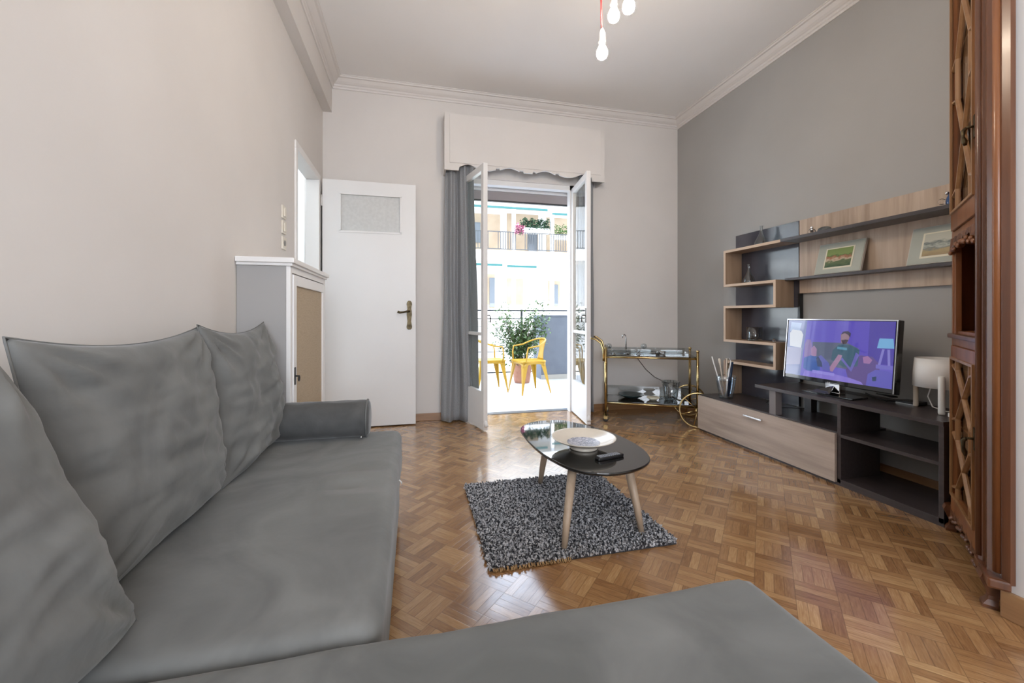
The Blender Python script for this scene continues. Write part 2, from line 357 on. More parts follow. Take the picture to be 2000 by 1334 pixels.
# baseboards
bb = lambda n, a, c, m, l: struct(n, MB().box(a, c, .004), m, l, 'baseboard')
bb('baseboard_back', (LX, BY-.014, 0), (DX0-.05, BY, .075), M['basewood'], 'brown wooden baseboard beside the grey curtain')
bb('baseboard_corner', (DX1+.05, BY-.014, 0), (RX-.015, BY, .075), M['basewood'], 'brown wooden baseboard behind the brass trolley')
bb('baseboard_right', (RX-.014, 1.02, 0), (RX, BY, .085), M['basewoody'], 'brown wooden baseboard behind the television unit')
bb('baseboard_near', (RW-.016, FY, 0), (RW, .998, .095), M['basewoody'], 'brown wooden baseboard at the foot of the white wall end')

# interior doorway frame and open leaf
f = MB()
for a, c in (((LX-.10, DY0-.03, 0), (LX+.012, DY0+.018, DT-.0205)), ((LX-.10, DY1-.018, 0), (LX+.012, DY1+.05, DT-.0205)), ((LX-.10, DY0-.03, DT-.02), (LX+.012, DY1+.05, DT+.035))): f.box(a, c, .004)
t = struct('trim_4', f, M['white'], 'white frame of the interior doorway', 'door frame')
d1 = sthing('door_1', 'white interior door with a small frosted pane, swung open against the wall', 'door', (LX+.03, 4.06, 0))
b = MB(); dx0, dx1, y0, y1, zt = -.815, .014, 4.04, 4.08, 2.298
gx0, gx1, gz0, gz1 = -.662, -.128, 1.83, 2.174
b.box((dx0, y0, .012), (gx0, y1, zt)); b.box((gx1, y0, .012), (dx1, y1, zt)); b.box((gx0, y0, .012), (gx1, y1, gz0)); b.box((gx0, y0, gz1), (gx1, y1, zt))
b.build('door_leaf', M['door'], d1, weld=False)
b = MB(); e = .012
for a, c in (((gx0-e, y0-.006, gz0-e), (gx1+e, y0+.004, gz0+e*.4)), ((gx0-e, y0-.006, gz1-e*.4), (gx1+e, y0+.004, gz1+e)), ((gx0-e, y0-.006, gz0), (gx0+e*.4, y0+.004, gz1)), ((gx1-e*.4, y0-.006, gz0), (gx1+e, y0+.004, gz1))): b.box(a, c)
b.build('pane_frame', M['door'], d1)
MB().box((gx0, y0+.014, gz0), (gx1, y0+.022, gz1)).build('glass_pane', M['frost'], d1)
hx, hz = -.045, 1.055
b = MB(); prof = []
pl = [(.012, -.14), (.022, -.13), (.026, -.112), (.018, -.09), (.014, -.06), (.020, -.03), (.024, 0), (.022, .03), (.015, .06), (.018, .085), (.026, .10), (.022, .12), (.010, .135)]
b.prism([(hx+q, hz+z) for q, z in pl]+[(hx-q, hz+z) for q, z in pl[::-1]], 0, .009, .003, Matrix(((1, 0, 0, 0), (0, 0, -1, y0), (0, 1, 0, 0), (0, 0, 0, 1))))
hp = b.build('handle_plate', M['bronze'], d1)
b = MB(); b.tube([(hx, y0, hz+.035), (hx, y0-.045, hz+.035), (hx-.02, y0-.052, hz+.034), (hx-.055, y0-.052, hz+.026), (hx-.085, y0-.050, hz+.022), (hx-.105, y0-.047, hz+.030)], [.009, .009, .010, .008, .011, .012], 10)
b.build('door_handle', M['bronze'], d1)
b = MB()
for z in (2.1, .25): b.tube([(dx0-.004, y0-.006, z-.05), (dx0-.004, y0-.006, z+.05)], .006, 8)
b.build('hinge', M['white'], d1)

# balcony door frame (structure) and the two inward glazed leaves
f = MB(); fy0, fy1 = BY+.02, BY+.10
f.box((DX0, fy0, 0), (DX0+.05, fy1, DZ)); f.box((DX1-.05, fy0, 0), (DX1, fy1, DZ)); f.box((DX0, fy0, DZ-.05), (DX1, fy1, DZ))
f.box((DX0, BY+WT, 2.395), (DX1, BY+WT+.03, DZ+.12))
struct('trim_5', f, M['white'], 'white frame of the balcony doorway', 'door frame')
struct('trim_7', MB().box((DX0, BY+.085, -.02), (DX1, BY+WT+.02, .004)), mat('dark_threshold', (.06, .055, .05), .4), 'thin dark threshold of the balcony doorway', 'threshold')
sh = thing('roller_shutter', 'grey roller shutter bottom bar raised at the top of the balcony doorway', 'shutter', (1.08, 4.4, 2.3))
b = MB()
b.box((DX0-.02, BY+WT+.035, 2.302), (DX1+.02, BY+WT+.05, 2.42), .003)
b.build('slats', mat('grey_shutter', (.30, .265, .265), .7), sh)
MB().box((DX0-.02, BY+WT+.03, 2.285), (DX1+.02, BY+WT+.06, 2.30)).build('bottom_bar', M['iron'], sh)

def leaf(name, hinge, free, label, handle):
    h, fr = Vector((*hinge, 0)), Vector((*free, 0)); d = fr-h; L = d.length; a = math.atan2(d.y, d.x)
    t = sthing(name, label, 'door', (h.x, h.y, 0), a)
    z0, z1, T = .012, 2.425, .042; st = .055
    b = MB(); b.box((0, -T/2, z0), (st, T/2, z1), .004); b.box((L-st, -T/2, z0), (L, T/2, z1), .004)
    b.build('stile', M['white'], t)
    b = MB(); b.box((st, -T/2+.002, z0), (L-st, T/2-.002, .36), .004); b.box((st, -T/2+.002, z1-.06), (L-st, T/2-.002, z1), .004)
    b.build('rail', M['white'], t)
    MB().box((st, -T/2+.006, .865), (L-st, T/2-.006, .895), .003).build('glazing_bar', M['white'], t)
    MB().box((st, -.003, .36), (L-st, .003, .865)).build('lower_glass_pane', M['glass'], t)
    MB().box((st, -.003, .895), (L-st, .003, z1-.06)).build('upper_glass_pane', M['glass'], t)
    s_ = handle
    b = MB(); b.box((L-.04, s_*T/2, .98), (L-.015, s_*(T/2+.006), 1.12), .002)
    b.tube([(L-.028, s_*T/2, 1.05), (L-.028, s_*(T/2+.035), 1.05), (L-.028, s_*(T/2+.04), 1.03), (L-.028, s_*(T/2+.04), .985)], .006, 8)
    b.build('window_handle', mat('dark_handle_metal', (.10, .09, .08), .35, 1), t)
    b = MB(); b.tube([(L-.01, 0, .10), (L+.02, 0, .05)], [.012, .02], 8); b.build('door_catch', M['white'], t)
    return t
leaf('door_2', (.475, 4.19), (.625, 3.645), 'white glazed balcony door leaf standing open beside the full grey curtain', 1)
leaf('door_3', (1.685, 4.19), (1.612, 3.62), 'white glazed balcony door leaf standing open beside the brass trolley', -1)

# ------------------------------------------------------------------ pelmet box with scalloped valance
px0, px1, pyf, pz0, pz1 = .282, 1.954, 3.98, 2.453, 3.003
pt = thing('curtain_pelmet', 'white boxed pelmet with a scalloped lower edge over the balcony doors', 'pelmet', ((px0+px1)/2, pyf, pz0))
def scal(x):
    L = px1-px0; u = (x-px0)/L; u2 = min(u, 1-u)
    z = pz0
    if u2 > .085:
        z += .035
        if u2 < .19: z += .030*sin((u2-.085)/.105*pi)-.0*u2
        elif u2 < .30: z += -.016*sin((u2-.19)/.11*pi)
        elif u2 < .325: z += .016
        elif u2 < .45: z += .030*sin((u2-.325)/.125*pi)
        elif u2 < .47: z += .014
        else: z -= .006
    return z
b = MB(); n = 220; xs = [px0+(px1-px0)*i/n for i in range(n+1)]
b.loft([[(x, pyf, scal(x)), (x, pyf, pz1), (x, pyf+.018, pz1), (x, pyf+.018, scal(x))] for x in xs], smooth=False)
b.build('valance_board', M['wall'], pt)
for q in (px0, px1-.018): MB().box((q, pyf+.018, pz0), (q+.018, BY, pz1)).build('side_board', M['wall'], pt)
MB().box((px0+.018, pyf+.018, pz1-.018), (px1-.018, BY, pz1)).build('top_board', M['wall'], pt)
MB().box((px0+.05, pyf-.007, pz0+.07), (px1-.045, pyf, pz1-.012), .002).build('raised_panel', M['wall'], pt)

# ------------------------------------------------------------------ curtains
def curtain(name, x0, x1, y, z0, z1, folds, amp, label, flare=0, seed=0, pull=None):
    rnd = random.Random(seed); ph = [rnd.uniform(0, 6) for _ in range(4)]
    def fn(u, v):
        z = z0+(z1-z0)*v; k = 1-v
        x = x0+(x1-x0)*u*(1+flare*k*.5)-flare*k*.08*(1-u)
        a = amp*(.75+.35*k)
        yy = y+a*sin(u*folds*2*pi+ph[0]+.5*sin(v*2.2+ph[1]))+.35*a*sin(u*folds*4.7*pi+ph[2]+v*1.5)-flare*k*.05
        x += .010*sin(v*9+ph[3]+u*6)*k
        if pull: x, yy = pull(u, v, x, yy)
        return (x, yy, z)
    return MB().grid(fn, 120, 40)
t = thing('curtain', 'full-length grey curtain gathered beside the white interior door', 'curtain', (.4, 4.08, 0), group='grey curtains at the balcony doors')
def pl1(u, v, x, y):
    k = max(0, 1-v*1.0)
    if u > .6: y -= (u-.6)*.42*(.45+.55*k); x += (u-.6)*.04
    return x, y
curtain('c', .300, .545, 4.07, .015, 2.56, 2.4, .036, '', .45, 3, pl1).build('cloth', M['curtain'], t, solid=.003)
MB().tube([(.31, 4.07, 2.58), (.62, 4.07, 2.58)], .009, 10).build('curtain_rail', M['steel'], t)
t = thing('curtain', 'narrow grey curtain edge between the open glazed leaf and the trolley corner', 'curtain', (1.86, 4.1, 0), group='grey curtains at the balcony doors')
curtain('c', 1.72, 1.885, 4.10, .015, 2.56, 3, .022, '', .1, 8).build('cloth', M['curtain'], t, solid=.003)

# ------------------------------------------------------------------ radiator cabinet beside the doorway
rc = thing('radiator_cabinet', 'tall pale grey radiator cabinet with a tan panelled door behind the sofa end', 'cabinet', (-.72, 2.65, 0))
cx0, cx1, cy0, cy1, cz = LX+.002, -.600, 2.245, 3.055, 1.30
b = MB(); b.box((cx0, cy0, 0), (cx1-.02, cy0+.018, cz)); b.box((cx0, cy1-.018, 0), (cx1-.02, cy1, cz)); b.box((cx0, cy0+.018, 0), (cx1-.03, cy1-.018, .05)); b.box((cx0, cy0+.018, cz-.02), (cx1-.03, cy1-.018, cz))
b.box((cx0, cy0+.018, .05), (cx0+.01, cy1-.018, cz-.02))
b.build('carcass', M['cabgrey'], rc)
b = MB(); q = .03
for a, c in (((cx1-.02, cy0, 0), (cx1, cy0+q, cz)), ((cx1-.02, cy1-q, 0), (cx1, cy1, cz)), ((cx1-.02, cy0+q, cz-.035), (cx1, cy1-q, cz)), ((cx1-.02, cy0+q, 0), (cx1, cy1-q, .1))): b.box(a, c, .002)
b.build('face_frame', M['white'], rc)
b = MB(); b.prism([(cx0, cy0-.025), (cx1+.022, cy0-.025), (cx1+.022, cy1+.03), (cx0, cy1+.03)], cz+.010, cz+.036, .004); b.prism([(cx0, cy0-.012), (cx1+.012, cy0-.012), (cx1+.012, cy1+.015), (cx0, cy1+.015)], cz-.004, cz+.012, .003)
b.build('top_slab', M['white'], rc)
a0, a1, zb, zc = cy0+.036, cy1-.036, .106, cz-.042
b = MB(); q = .055; xf = cx1+.006
for a, c in (((cx1-.016, a0, zb), (xf, a0+q, zc)), ((cx1-.016, a1-q, zb), (xf, a1, zc)), ((cx1-.016, a0+q, zc-q), (xf, a1-q, zc)), ((cx1-.016, a0+q, zb), (xf, a1-q, zb+q))): b.box(a, c, .003)
dd = b.build('cabinet_door', M['white'], rc)
MB().box((cx1-.012, a0+q, zb+q), (cx1-.004, a1-q, zc-q)).build('tan_panel', M['tan'], dd)
b = MB(); kx, ky, kz = xf, a0+.018, .74
b.box((kx, ky-.01, kz-.045), (kx+.004, ky+.01, kz+.045), .002); b.tube([(kx, ky, kz), (kx+.02, ky, kz)], .004, 8)
b.tube([(kx+.02, ky+.011*cos(a), kz-.012+.014*sin(a)) for a in [i*pi/6 for i in range(12)]], .003, 6, closed=True)
b.build('key', mat('dark_key_metal', (.05, .05, .05), .35, 1), dd)

# switches on the wall
for z, nm, lab in ((1.728, 'light_switch', 'cream light switch on the white wall, topmost of three plates'), (1.628, 'light_switch', 'cream light switch on the white wall, middle one of three plates'), (1.525, 'wall_socket', 'cream socket plate on the white wall just above the radiator cabinet')):
    y = 2.975
    t = thing(nm, lab, 'socket' if 'socket' in nm else 'switch', (LX, y, z))
    MB().box((LX, y-.04, z-.042), (LX+.010, y+.04, z+.042), .003).build('plate', M['switch'], t)
    if nm == 'light_switch': MB().box((LX+.010, y-.016, z-.028), (LX+.017, y+.016, z+.028), .002).build('rocker', M['switch'], t)
    else:
        b = MB(); b.lathe([(.018, 0), (.018, .004), (.013, .004)], (LX+.010, y, z), 20, Matrix.Rotation(pi/2, 3, 'Y')); b.build('outlet', mat('grey_socket_insert', (.25, .24, .22), .5), t)

# ------------------------------------------------------------------ sofa, pillows, bolster
def wr(p, amp, sc_=6, seed=0):
    return amp*noise.fractal(Vector(p)*sc_+Vector((seed, seed*.7, 0)), 1.0, 2.0, 3)
def soft_block(x0, x1, y0, y1, z0, z1, r, crown, seed, fold=None, pc=.05):
    """rounded upholstered block as a welded grid box with a soft crown"""
    b = MB(); bm = b.bm; bmesh.ops.create_cube(bm, size=1.0)
    bmesh.ops.subdivide_edges(bm, edges=bm.edges, cuts=47, use_grid_fill=True)
    cx, cy, cz_ = (x0+x1)/2, (y0+y1)/2, (z0+z1)/2; hx, hy, hz = (x1-x0)/2, (y1-y0)/2, (z1-z0)/2
    for v in bm.verts:
        s = Vector((v.co.x*2, v.co.y*2, v.co.z*2)); s = Vector([math.copysign(abs(c)**.62, c) if 0 else c for c in s])
        # even out grid toward edges so rounding has detail
        s = Vector([math.sin(c*pi/2)*.5+c*.5 for c in s])
        q = Vector((s.x*hx, s.y*hy, s.z*hz)); inner = Vector((max(-hx+r, min(hx-r, q.x)), max(-hy+r, min(hy-r, q.y)), max(-hz+r, min(hz-r, q.z))))
        d = q-inner
        if d.length > 1e-6: q = inner+d.normalized()*min(d.length, r) if d.length > r else q
        if d.length > r: q = inner+d.normalized()*r
        ex, ey = abs(q.x)-(hx-pc), abs(q.y)-(hy-pc)
        if ex > 0 and ey > 0 and math.hypot(ex, ey) > pc:
            k = pc/math.hypot(ex, ey); q.x = math.copysign(hx-pc+ex*k, q.x); q.y = math.copysign(hy-pc+ey*k, q.y)
        p = Vector((cx, cy, cz_))+q
        if s.z > 0:
            k = max(0, 1-s.x*s.x)*max(0, 1-s.y*s.y); p.z += crown*k**.5*s.z
            p.z += wr((p.x, p.y, 0), .004, 5, seed)*min(1, 4*(1-abs(s.x)))*s.z
            if fold: p.z += fold(p.x, p.y)*s.z
        p.x += wr((p.y, p.z, p.x), .003, 9, seed+3)
        v.co = p
    for f in bm.faces: f.smooth = True
    return b
sf = thing('sofa', 'grey velvet corner sofa with a long seat and a chaise', 'sofa', (-.2, .6, 0))
SZ = .452
def folds(x, y):
    v = 0
    for (yc, xc, w, a, sl) in ((1.60, -.20, .016, .008, .10), (1.52, -.26, .014, -.008, .12), (1.42, -.20, .015, .006, .06), (1.68, -.18, .015, -.004, .1), (1.35, -.17, .014, -.005, .08)):
        dy = y-yc-sl*(x-xc); v += 2.0*a*math.exp(-(dy/w)**2)*math.exp(-((x-xc)/.13)**2)
    return v
soft_block(LX+.005, -.062, .813, 2.238, .25, SZ+.002, .042, .006, 1, folds).build('seat', M['velvet'], sf)
soft_block(LX+.005, .758, -.55, .809, .24, SZ, .036, .003, 5, None, .085).build('chaise', M['velvet'], sf)
MB().box((LX+.01, .82, .05), (-.075, 2.22, .27), .01).build('seat_base', M['velvet'], sf)
MB().box((LX+.01, -.53, .05), (.735, .79, .26), .01).build('chaise_base', M['velvet'], sf)
for x, y in ((-.78, 2.15), (-.13, 2.15), (-.13, .86), (.68, .70), (.68, -.45), (-.78, -.45)):
    MB().lathe([(.022, 0), (.028, .055)], (x, y, 0), 14).build('foot', M['black'], sf)
b = MB(); b.tube([(-.060, 1.75, .372), (-.052, 1.745, .366), (-.050, 1.75, .355)], .0025, 6); b.build('loose_thread', M['white_thread'], sf)

def pillow(name, label, size, base, top, yc0, yc1, thick, seed, sag=.04, yaw=0, shear=0):
    """square cushion; base/top give x of its centre plane at the seat and at its upper edge"""
    z0, z1 = SZ+.004, size
    W, H = (yc1-yc0)/2, math.hypot(top-base, z1-z0)/2
    ang = math.atan2(top-base, z1-z0); yc = (yc0+yc1)/2
    t = thing(name, label, 'cushion', ((base+top)/2, yc, z0), group='grey velvet back cushions on the sofa')
    N = 56; b = MB(); bm = b.bm
    def P(i, j, side):
        a, c = -1+2*i/N, -1+2*j/N
        ra, rc = abs(a), abs(c)
        pinch = 1-.055*(1-ra**2)*rc**3; pinch2 = 1-.055*(1-rc**2)*ra**3
        y = a*W*pinch2; h = c*H*pinch
        if c > 0: h -= sag*(1-ra**2)*c*.6
        e = ((1-ra**2.6)*(1-rc**2.6))
        if e < 0: e = 0
        w_ = thick*e**.52*(1-.16*c)
        w_ += e**.3*(.022*noise.fractal(Vector((a*1.4+seed, c*1.4, side)), 1, 2, 3))
        # radiating tucks near corners
        for (ca, cc) in ((-1, -1), (1, -1), (-1, 1), (1, 1)):
            dx, dy = a-ca, c-cc; rr = math.hypot(dx, dy)
            if rr < 1.0:
                th = math.atan2(abs(dy), abs(dx)); w_ += .013*sin(th*13+seed*2+ca+cc)*math.exp(-((rr-.35)/.26)**2)*e**.35
        w_ += .011*noise.noise(Vector((a*1.8+seed*3, c*7, 3)))*e**.4*(1 if c < 0 else .6)
        cz_ = 1-abs(noise.noise(Vector((a*1.3+c*.8+seed*5, c*5.5-a*1.5, 7.1))))*3.2
        w_ += .010*max(0, cz_-.35)*e**.5*(1.15-.5*c)*(.35+.65*max(0, noise.noise(Vector((a*1.2-seed, c*1.2, 2)))+.4))
        return (y-c*shear*max(0, a), h, w_*side)
    vg = {}
    for side in (1, -1):
        for i in range(N+1):
            for j in range(N+1):
                edge = i in (0, N) or j in (0, N)
                if edge and side == -1: vg[(i, j, -1)] = vg[(i, j, 1)]; continue
                y, h, w_ = P(i, j, side)
                if edge: w_ = 0
                w_ = w_ if side > 0 else w_*.55
                x = w_*cos(ang)+h*sin(ang); z = h*cos(ang)-w_*sin(ang)
                p = Matrix.Rotation(yaw, 3, 'Z') @ Vector((x, y, z))
                vg[(i, j, side)] = bm.verts.new((p.x+(base+top)/2, p.y+yc, p.z+(z0+z1)/2))
    for side in (1, -1):
        for i in range(N):
            for j in range(N):
                f = b._f([vg[(i, j, side)], vg[(i+1, j, side)], vg[(i+1, j+1, side)], vg[(i, j+1, side)]])
                if f: f.smooth = True
    ring = [vg[(i, 0, 1)].co.copy() for i in range(N)]+[vg[(N, j, 1)].co.copy() for j in range(N)]+[vg[(i, N, 1)].co.copy() for i in range(N, 0, -1)]+[vg[(0, j, 1)].co.copy() for j in range(N, 0, -1)]
    zmin = min(v.co.z for v in bm.verts)-SZ-.003
    for v in bm.verts: v.co.z -= zmin
    ring = [p-Vector((0, 0, zmin)) for p in ring]
    b.build('cover', M['velvet'], t)
    MB().tube(ring, .0022, 6, closed=True).build('seam', M['velvet'], t)
    return t
pillow('back_cushion', 'large grey velvet cushion in the middle of the three against the wall', 1.012, -.645, -.715, .925, 1.605, .088, 2, .035)
pillow('back_cushion', 'grey velvet cushion next to the bolster, farthest along the sofa', 1.02, -.635, -.705, 1.575, 2.195, .080, 5, .045)
pillow('back_cushion', 'grey velvet cushion cut off by the picture edge, closest to the viewer', 1.005, -.545, -.70, .20, .900, .110, 9, .03, R(-3), shear=.05)

bo = thing('bolster', 'grey velvet bolster lying across the far end of the sofa', 'bolster', (-.45, 2.14, SZ))
ax, bxr, br, by_, bz = -.825, -.215, .088, 2.142, SZ+.092
b = MB(); rings = []; nn = 40
pts = [(ax, .2), (ax, .8), (ax+.01, .95)]+[(ax+.02+(bxr-.02-ax-.02)*i/40, 1.0) for i in range(41)]+[(bxr-.008, .97), (bxr, .88), (bxr+.004, .6), (bxr+.004, .2)]
for x, k in pts:
    rings.append([Vector((x, by_+(br*k+wr((x, k*cos(t_)*.4, k*sin(t_)*.4), .0035, 14, 4))*cos(t_), bz+(br*k+wr((x, cos(t_)*.4, sin(t_)*.4), .0035, 14, 4))*sin(t_))) for t_ in [2*pi*q/nn for q in range(nn)]])
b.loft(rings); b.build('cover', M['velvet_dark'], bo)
b = MB(); b.tube([(bxr-.010, by_+(br*1.01)*cos(t_), bz+(br*1.01)*sin(t_)) for t_ in [2*pi*q/nn for q in range(nn)]], .004, 6, closed=True); b.build('seam', M['velvet'], bo)
b = MB(); b.tube([(bxr-.03, by_-.075, SZ+.028), (bxr-.030, by_-.088, SZ+.018)], .003, 6); b.build('zip_pull', M['steel'], bo)

# ------------------------------------------------------------------ rug
rg = thing('rug', 'small square charcoal grey shag rug under the coffee table', 'rug', (.73, 2.07, 0))
rx0, rx1, ry0, ry1 = .302, 1.168, 1.655, 2.50
MB().box((rx0, ry0, 0), (rx1, ry1, .010)).build('backing', M['rugback'], rg)
rnd = random.Random(4); b = MB(); bm = b.bm
nx = 108; st_ = (rx1-rx0)/nx
for i in range(nx+1):
    for j in range(int((ry1-ry0)/st_)+1):
        x = rx0+i*st_+rnd.uniform(-.4, .4)*st_; y = ry0+j*st_+rnd.uniform(-.4, .4)*st_
        x = min(rx1+.006, max(rx0-.006, x)); y = min(ry1+.006, max(ry0-.006, y))
        ridge = .012*math.exp(-((y-2.03-.05*(x-.7))/.02)**2)
        h = .020+ridge+rnd.uniform(-.004, .006); a = rnd.uniform(0, 2*pi); l = rnd.uniform(.2, 1)*.011
        p0 = Vector((x, y, .006)); p1 = Vector((x+.4*l*cos(a), y+.4*l*sin(a), h*.7)); p2 = Vector((x+l*cos(a), y+l*sin(a), h+.002)); p3 = Vector((x+1.5*l*cos(a+.5), y+1.5*l*sin(a+.5), h-.003))
        prev = None; ph = rnd.uniform(0, 6)
        for p, r in ((p0, .0038), (p1, .0048), (p2, .0042), (p3, .0016)):
            cur = [bm.verts.new(p+Vector((r*cos(ph+q*2.094), r*sin(ph+q*2.094), 0))) for q in range(3)]
            if prev:
                for q in range(3): bm.faces.new([prev[q], prev[(q+1) % 3], cur[(q+1) % 3], cur[q]])
            prev = cur
        bm.faces.new(prev)
tag(b.build('pile', M['rug'], rg), kind='stuff')
b = MB()
for i in range(46):
    x = rx0+.01+i*.0075+rnd.uniform(-.002, .002)
    b.tube([(x, ry0+.002, .012), (x+rnd.uniform(-.003, .003), ry0-.010, .008), (x+rnd.uniform(-.004, .004), ry0-.014+rnd.uniform(-.004, .003), .003)], .0028, 5)
b.build('fringe', M['rope'], rg)

# ------------------------------------------------------------------ coffee table
TZ = .352
ct = thing('coffee_table', 'low coffee table with a black glass pebble-shaped top and pale wooden legs', 'table', (.88, 2.1, 0))
ctrl = [(.640, 2.46), (.735, 2.575), (.87, 2.60), (.965, 2.565), (1.075, 2.42), (1.145, 2.25), (1.172, 2.03), (1.150, 1.86), (1.085, 1.745), (.96, 1.675), (.825, 1.668), (.715, 1.735), (.650, 1.90), (.622, 2.08), (.618, 2.29)]
def cr(P, n=8):
    out = []
    for i in range(len(P)):
        p0, p1, p2, p3 = [Vector(P[(i+k) % len(P)]) for k in (-1, 0, 1, 2)]
        for j in range(n):
            t_ = j/n; out.append(tuple(.5*((2*p1)+(-p0+p2)*t_+(2*p0-5*p1+4*p2-p3)*t_*t_+(-p0+3*p1-3*p2+p3)*t_**3)))
    return out
poly = cr(ctrl); cxx = sum(p[0] for p in poly)/len(poly); cyy = sum(p[1] for p in poly)/len(poly)
sc2 = lambda k: [Vector((cxx+(x-cxx)*k, cyy+(y-cyy)*k, 0)) for x, y in poly]
b = MB(); b.loft([[p+Vector((0, 0, z)) for p in sc2(k)] for k, z in ((.975, TZ-.018), (.992, TZ-.015), (1, TZ-.008), (.998, TZ-.002), (.992, TZ))]); b.build('table_top', M['tableglass'], ct)
b = MB(); b.loft([[p+Vector((0, 0, z)) for p in sc2(k)] for k, z in ((.60, TZ-.036), (.62, TZ-.018))]); b.build('underframe', M['leg'], ct)
for tx, ty, fx_, fy_ in ((.740, 1.845, .645, 1.712), (1.015, 1.825, 1.052, 1.752), (.765, 2.30, .752, 2.412)):
    MB().tube([(tx, ty, TZ-.02), ((tx*.3+fx_*.7), (ty*.3+fy_*.7), .12), (fx_, fy_, .010)], [.0225, .0175, .013], 18).build('leg', M['leg'], ct)

bw = thing('bowl', 'wide cream ceramic bowl on the black coffee table', 'bowl', (.868, 2.015, TZ))
b = MB(); c0 = (.868, 2.015, TZ+.001)
b.lathe([(.055, 0), (.072, .0), (.075, .006), (.070, .012), (.076, .018), (.118, .033), (.158, .050), (.168, .057), (.1685, .060), (.164, .059), (.148, .050), (.112, .037), (.060, .023), (.0, .019)], c0, 56, caps=True)
b.build('dish', M['bowl'], bw)
b = MB(); b.lathe([(.086, .0312), (.060, .0245), (.03, .0216), (.0, .0206)], c0, 40, caps=False); b.build('painted_centre', M['bowlpat'], bw)

rm = thing('remote_control', 'black television remote control on the coffee table', 'remote', (.93, 1.842, TZ), R(12))
b = MB(); L_, W_ = .155, .042
b.prism([(-L_/2, -W_/2*.8), (-L_/2+.02, -W_/2), (L_/2-.03, -W_/2), (L_/2, -W_/2*.7), (L_/2, W_/2*.7), (L_/2-.03, W_/2), (-L_/2+.02, W_/2), (-L_/2, W_/2*.8)], .001, .015, .004); b.build('body', M['black'], rm)
bk = mat('grey_rubber_buttons', (.30, .32, .36), .5)
b = MB()
for i in range(10):
    for j in range(3): b.box((-.066+i*.0125, -.013+j*.0105, .015), (-.058+i*.0125, -.006+j*.0105, .0178))
b.build('buttons', bk, rm)

# ------------------------------------------------------------------ television unit (low cabinet)
UX = 2.55; UY0, UY1, UYM = 1.478, 3.268, 2.005; WX = RX-.004
tu = thing('television_unit', 'long low dark brown television unit with a pale wood drop front', 'tv unit', (2.76, 2.4, 0))
b = MB(); b.box((UX+.012, UY0, .02), (WX-.02, UY1, .04)); b.box((UX+.03, UYM, 0), (WX-.03, UY1-.02, .02)); b.box((UX, UY0, .0), (UX+.02, UY1-.01, .016)); b.build('base_board', M['dark'], tu)
MB().box((UX+.004, UYM-.001, .302), (WX-.02, UY1, .326), .001).build('lower_top_board', M['dark'], tu)
b = MB(); b.box((UX+.02, UY1-.02, .04), (WX-.02, UY1, .302)); b.build('end_panel', M['dark'], tu)
MB().box((UX, UYM-.022, .016), (WX-.10, UYM, .498), .001).build('divider', M['dark'], tu)
MB().box((UX, UY0, .016), (WX-.02, UY0+.022, .498), .001).build('side_panel', M['dark'], tu)
MB().box((UX, UY0+.022, .298), (WX-.02, UYM-.022, .318), .001).build('shelf', M['dark'], tu)
MB().box((UX, UY0, .016), (UX+.012, UYM-.002, .04)).build('plinth', M['dark'], tu)
MB().box((UX-.004, UY0-.0, .498), (WX-.01, 2.633, .522), .001).build('upper_top_board', M['dark'], tu)
for px in (UX+.005, WX-.09):
    b = MB(); b.box((px, 2.455, .326), (px+.055, 2.51, .498), .001); b.build('post', M['dark'] if px > 2.7 else mat('grey_post_edge', (.17, .15, .15), .4), tu)
df = MB().box((UX-.016, UYM+.003, .018), (UX+.002, UY1, .318), .001).build('drop_front', M['oakh'], tu)
b = MB(); b.box((UX-.044, 2.535, .262), (UX-.030, 2.71, .274), .002); b.box((UX-.032, 2.55, .264), (UX-.016, 2.56, .272)); b.box((UX-.032, 2.685, .264), (UX-.016, 2.695, .272)); b.build('handle', M['steel'], df)

# ------------------------------------------------------------------ wall unit: dark panel, oak panel, meander shelf, long shelves
PX = 2.946
wu = thing('wall_shelf_unit', 'wall-mounted shelf unit with a meandering oak shelf on a dark glossy panel', 'shelf unit', (2.9, 2.4, .6))
MB().box((PX, 2.618, .330), (WX, 3.268, 1.796), .001).build('dark_panel', M['darkgloss'], wu)
MB().box((PX, 1.478, 1.222), (WX, 2.612, 1.796), .001).build('oak_panel', M['oak'], wu)
MB().box((PX-.012, 2.598, .530), (WX, 2.616, 1.222)).build('black_upright', M['black'], wu)
SX = 2.768; T = .022
def board(name, y0, y1, z0, z1, m=None):
    o = MB().box((SX+.003, y0, z0), (PX-.001, y1, z1)).build(name, m or M['oakin'], wu)
    MB().box((SX, y0, z0), (SX+.003, y1, z1)).build('edge_strip', M['oakedge'], o)
yl0, yl1, yr0, yr1 = 3.196, 3.218, 2.660, 2.682
board('meander_shelf', 2.618, yl1, 1.619, 1.641)
board('meander_side', yl0, yl1, 1.332, 1.619)
board('meander_shelf', yr0, yl1, 1.310, 1.332)
board('meander_side', yr0, yr1, 1.136, 1.310)
board('meander_shelf', yr0, yl1, 1.114, 1.136)
board('meander_side', yl0, yl1, .832, 1.114)
board('meander_shelf', yr0, yl1, .810, .832)
board('meander_side', yr0, yr1, .640, .810)
board('meander_shelf', yr0, yl1, .618, .640)
board('meander_side', yl0, yl1, .330, .618)
MB().box((SX-.002, 1.478, 1.621), (PX-.001, 2.617, 1.643), .001).build('long_shelf', M['dark'], wu)
MB().box((2.852, 1.478, 1.324), (PX-.001, 2.655, 1.343), .001).build('narrow_shelf', M['dark'], wu)

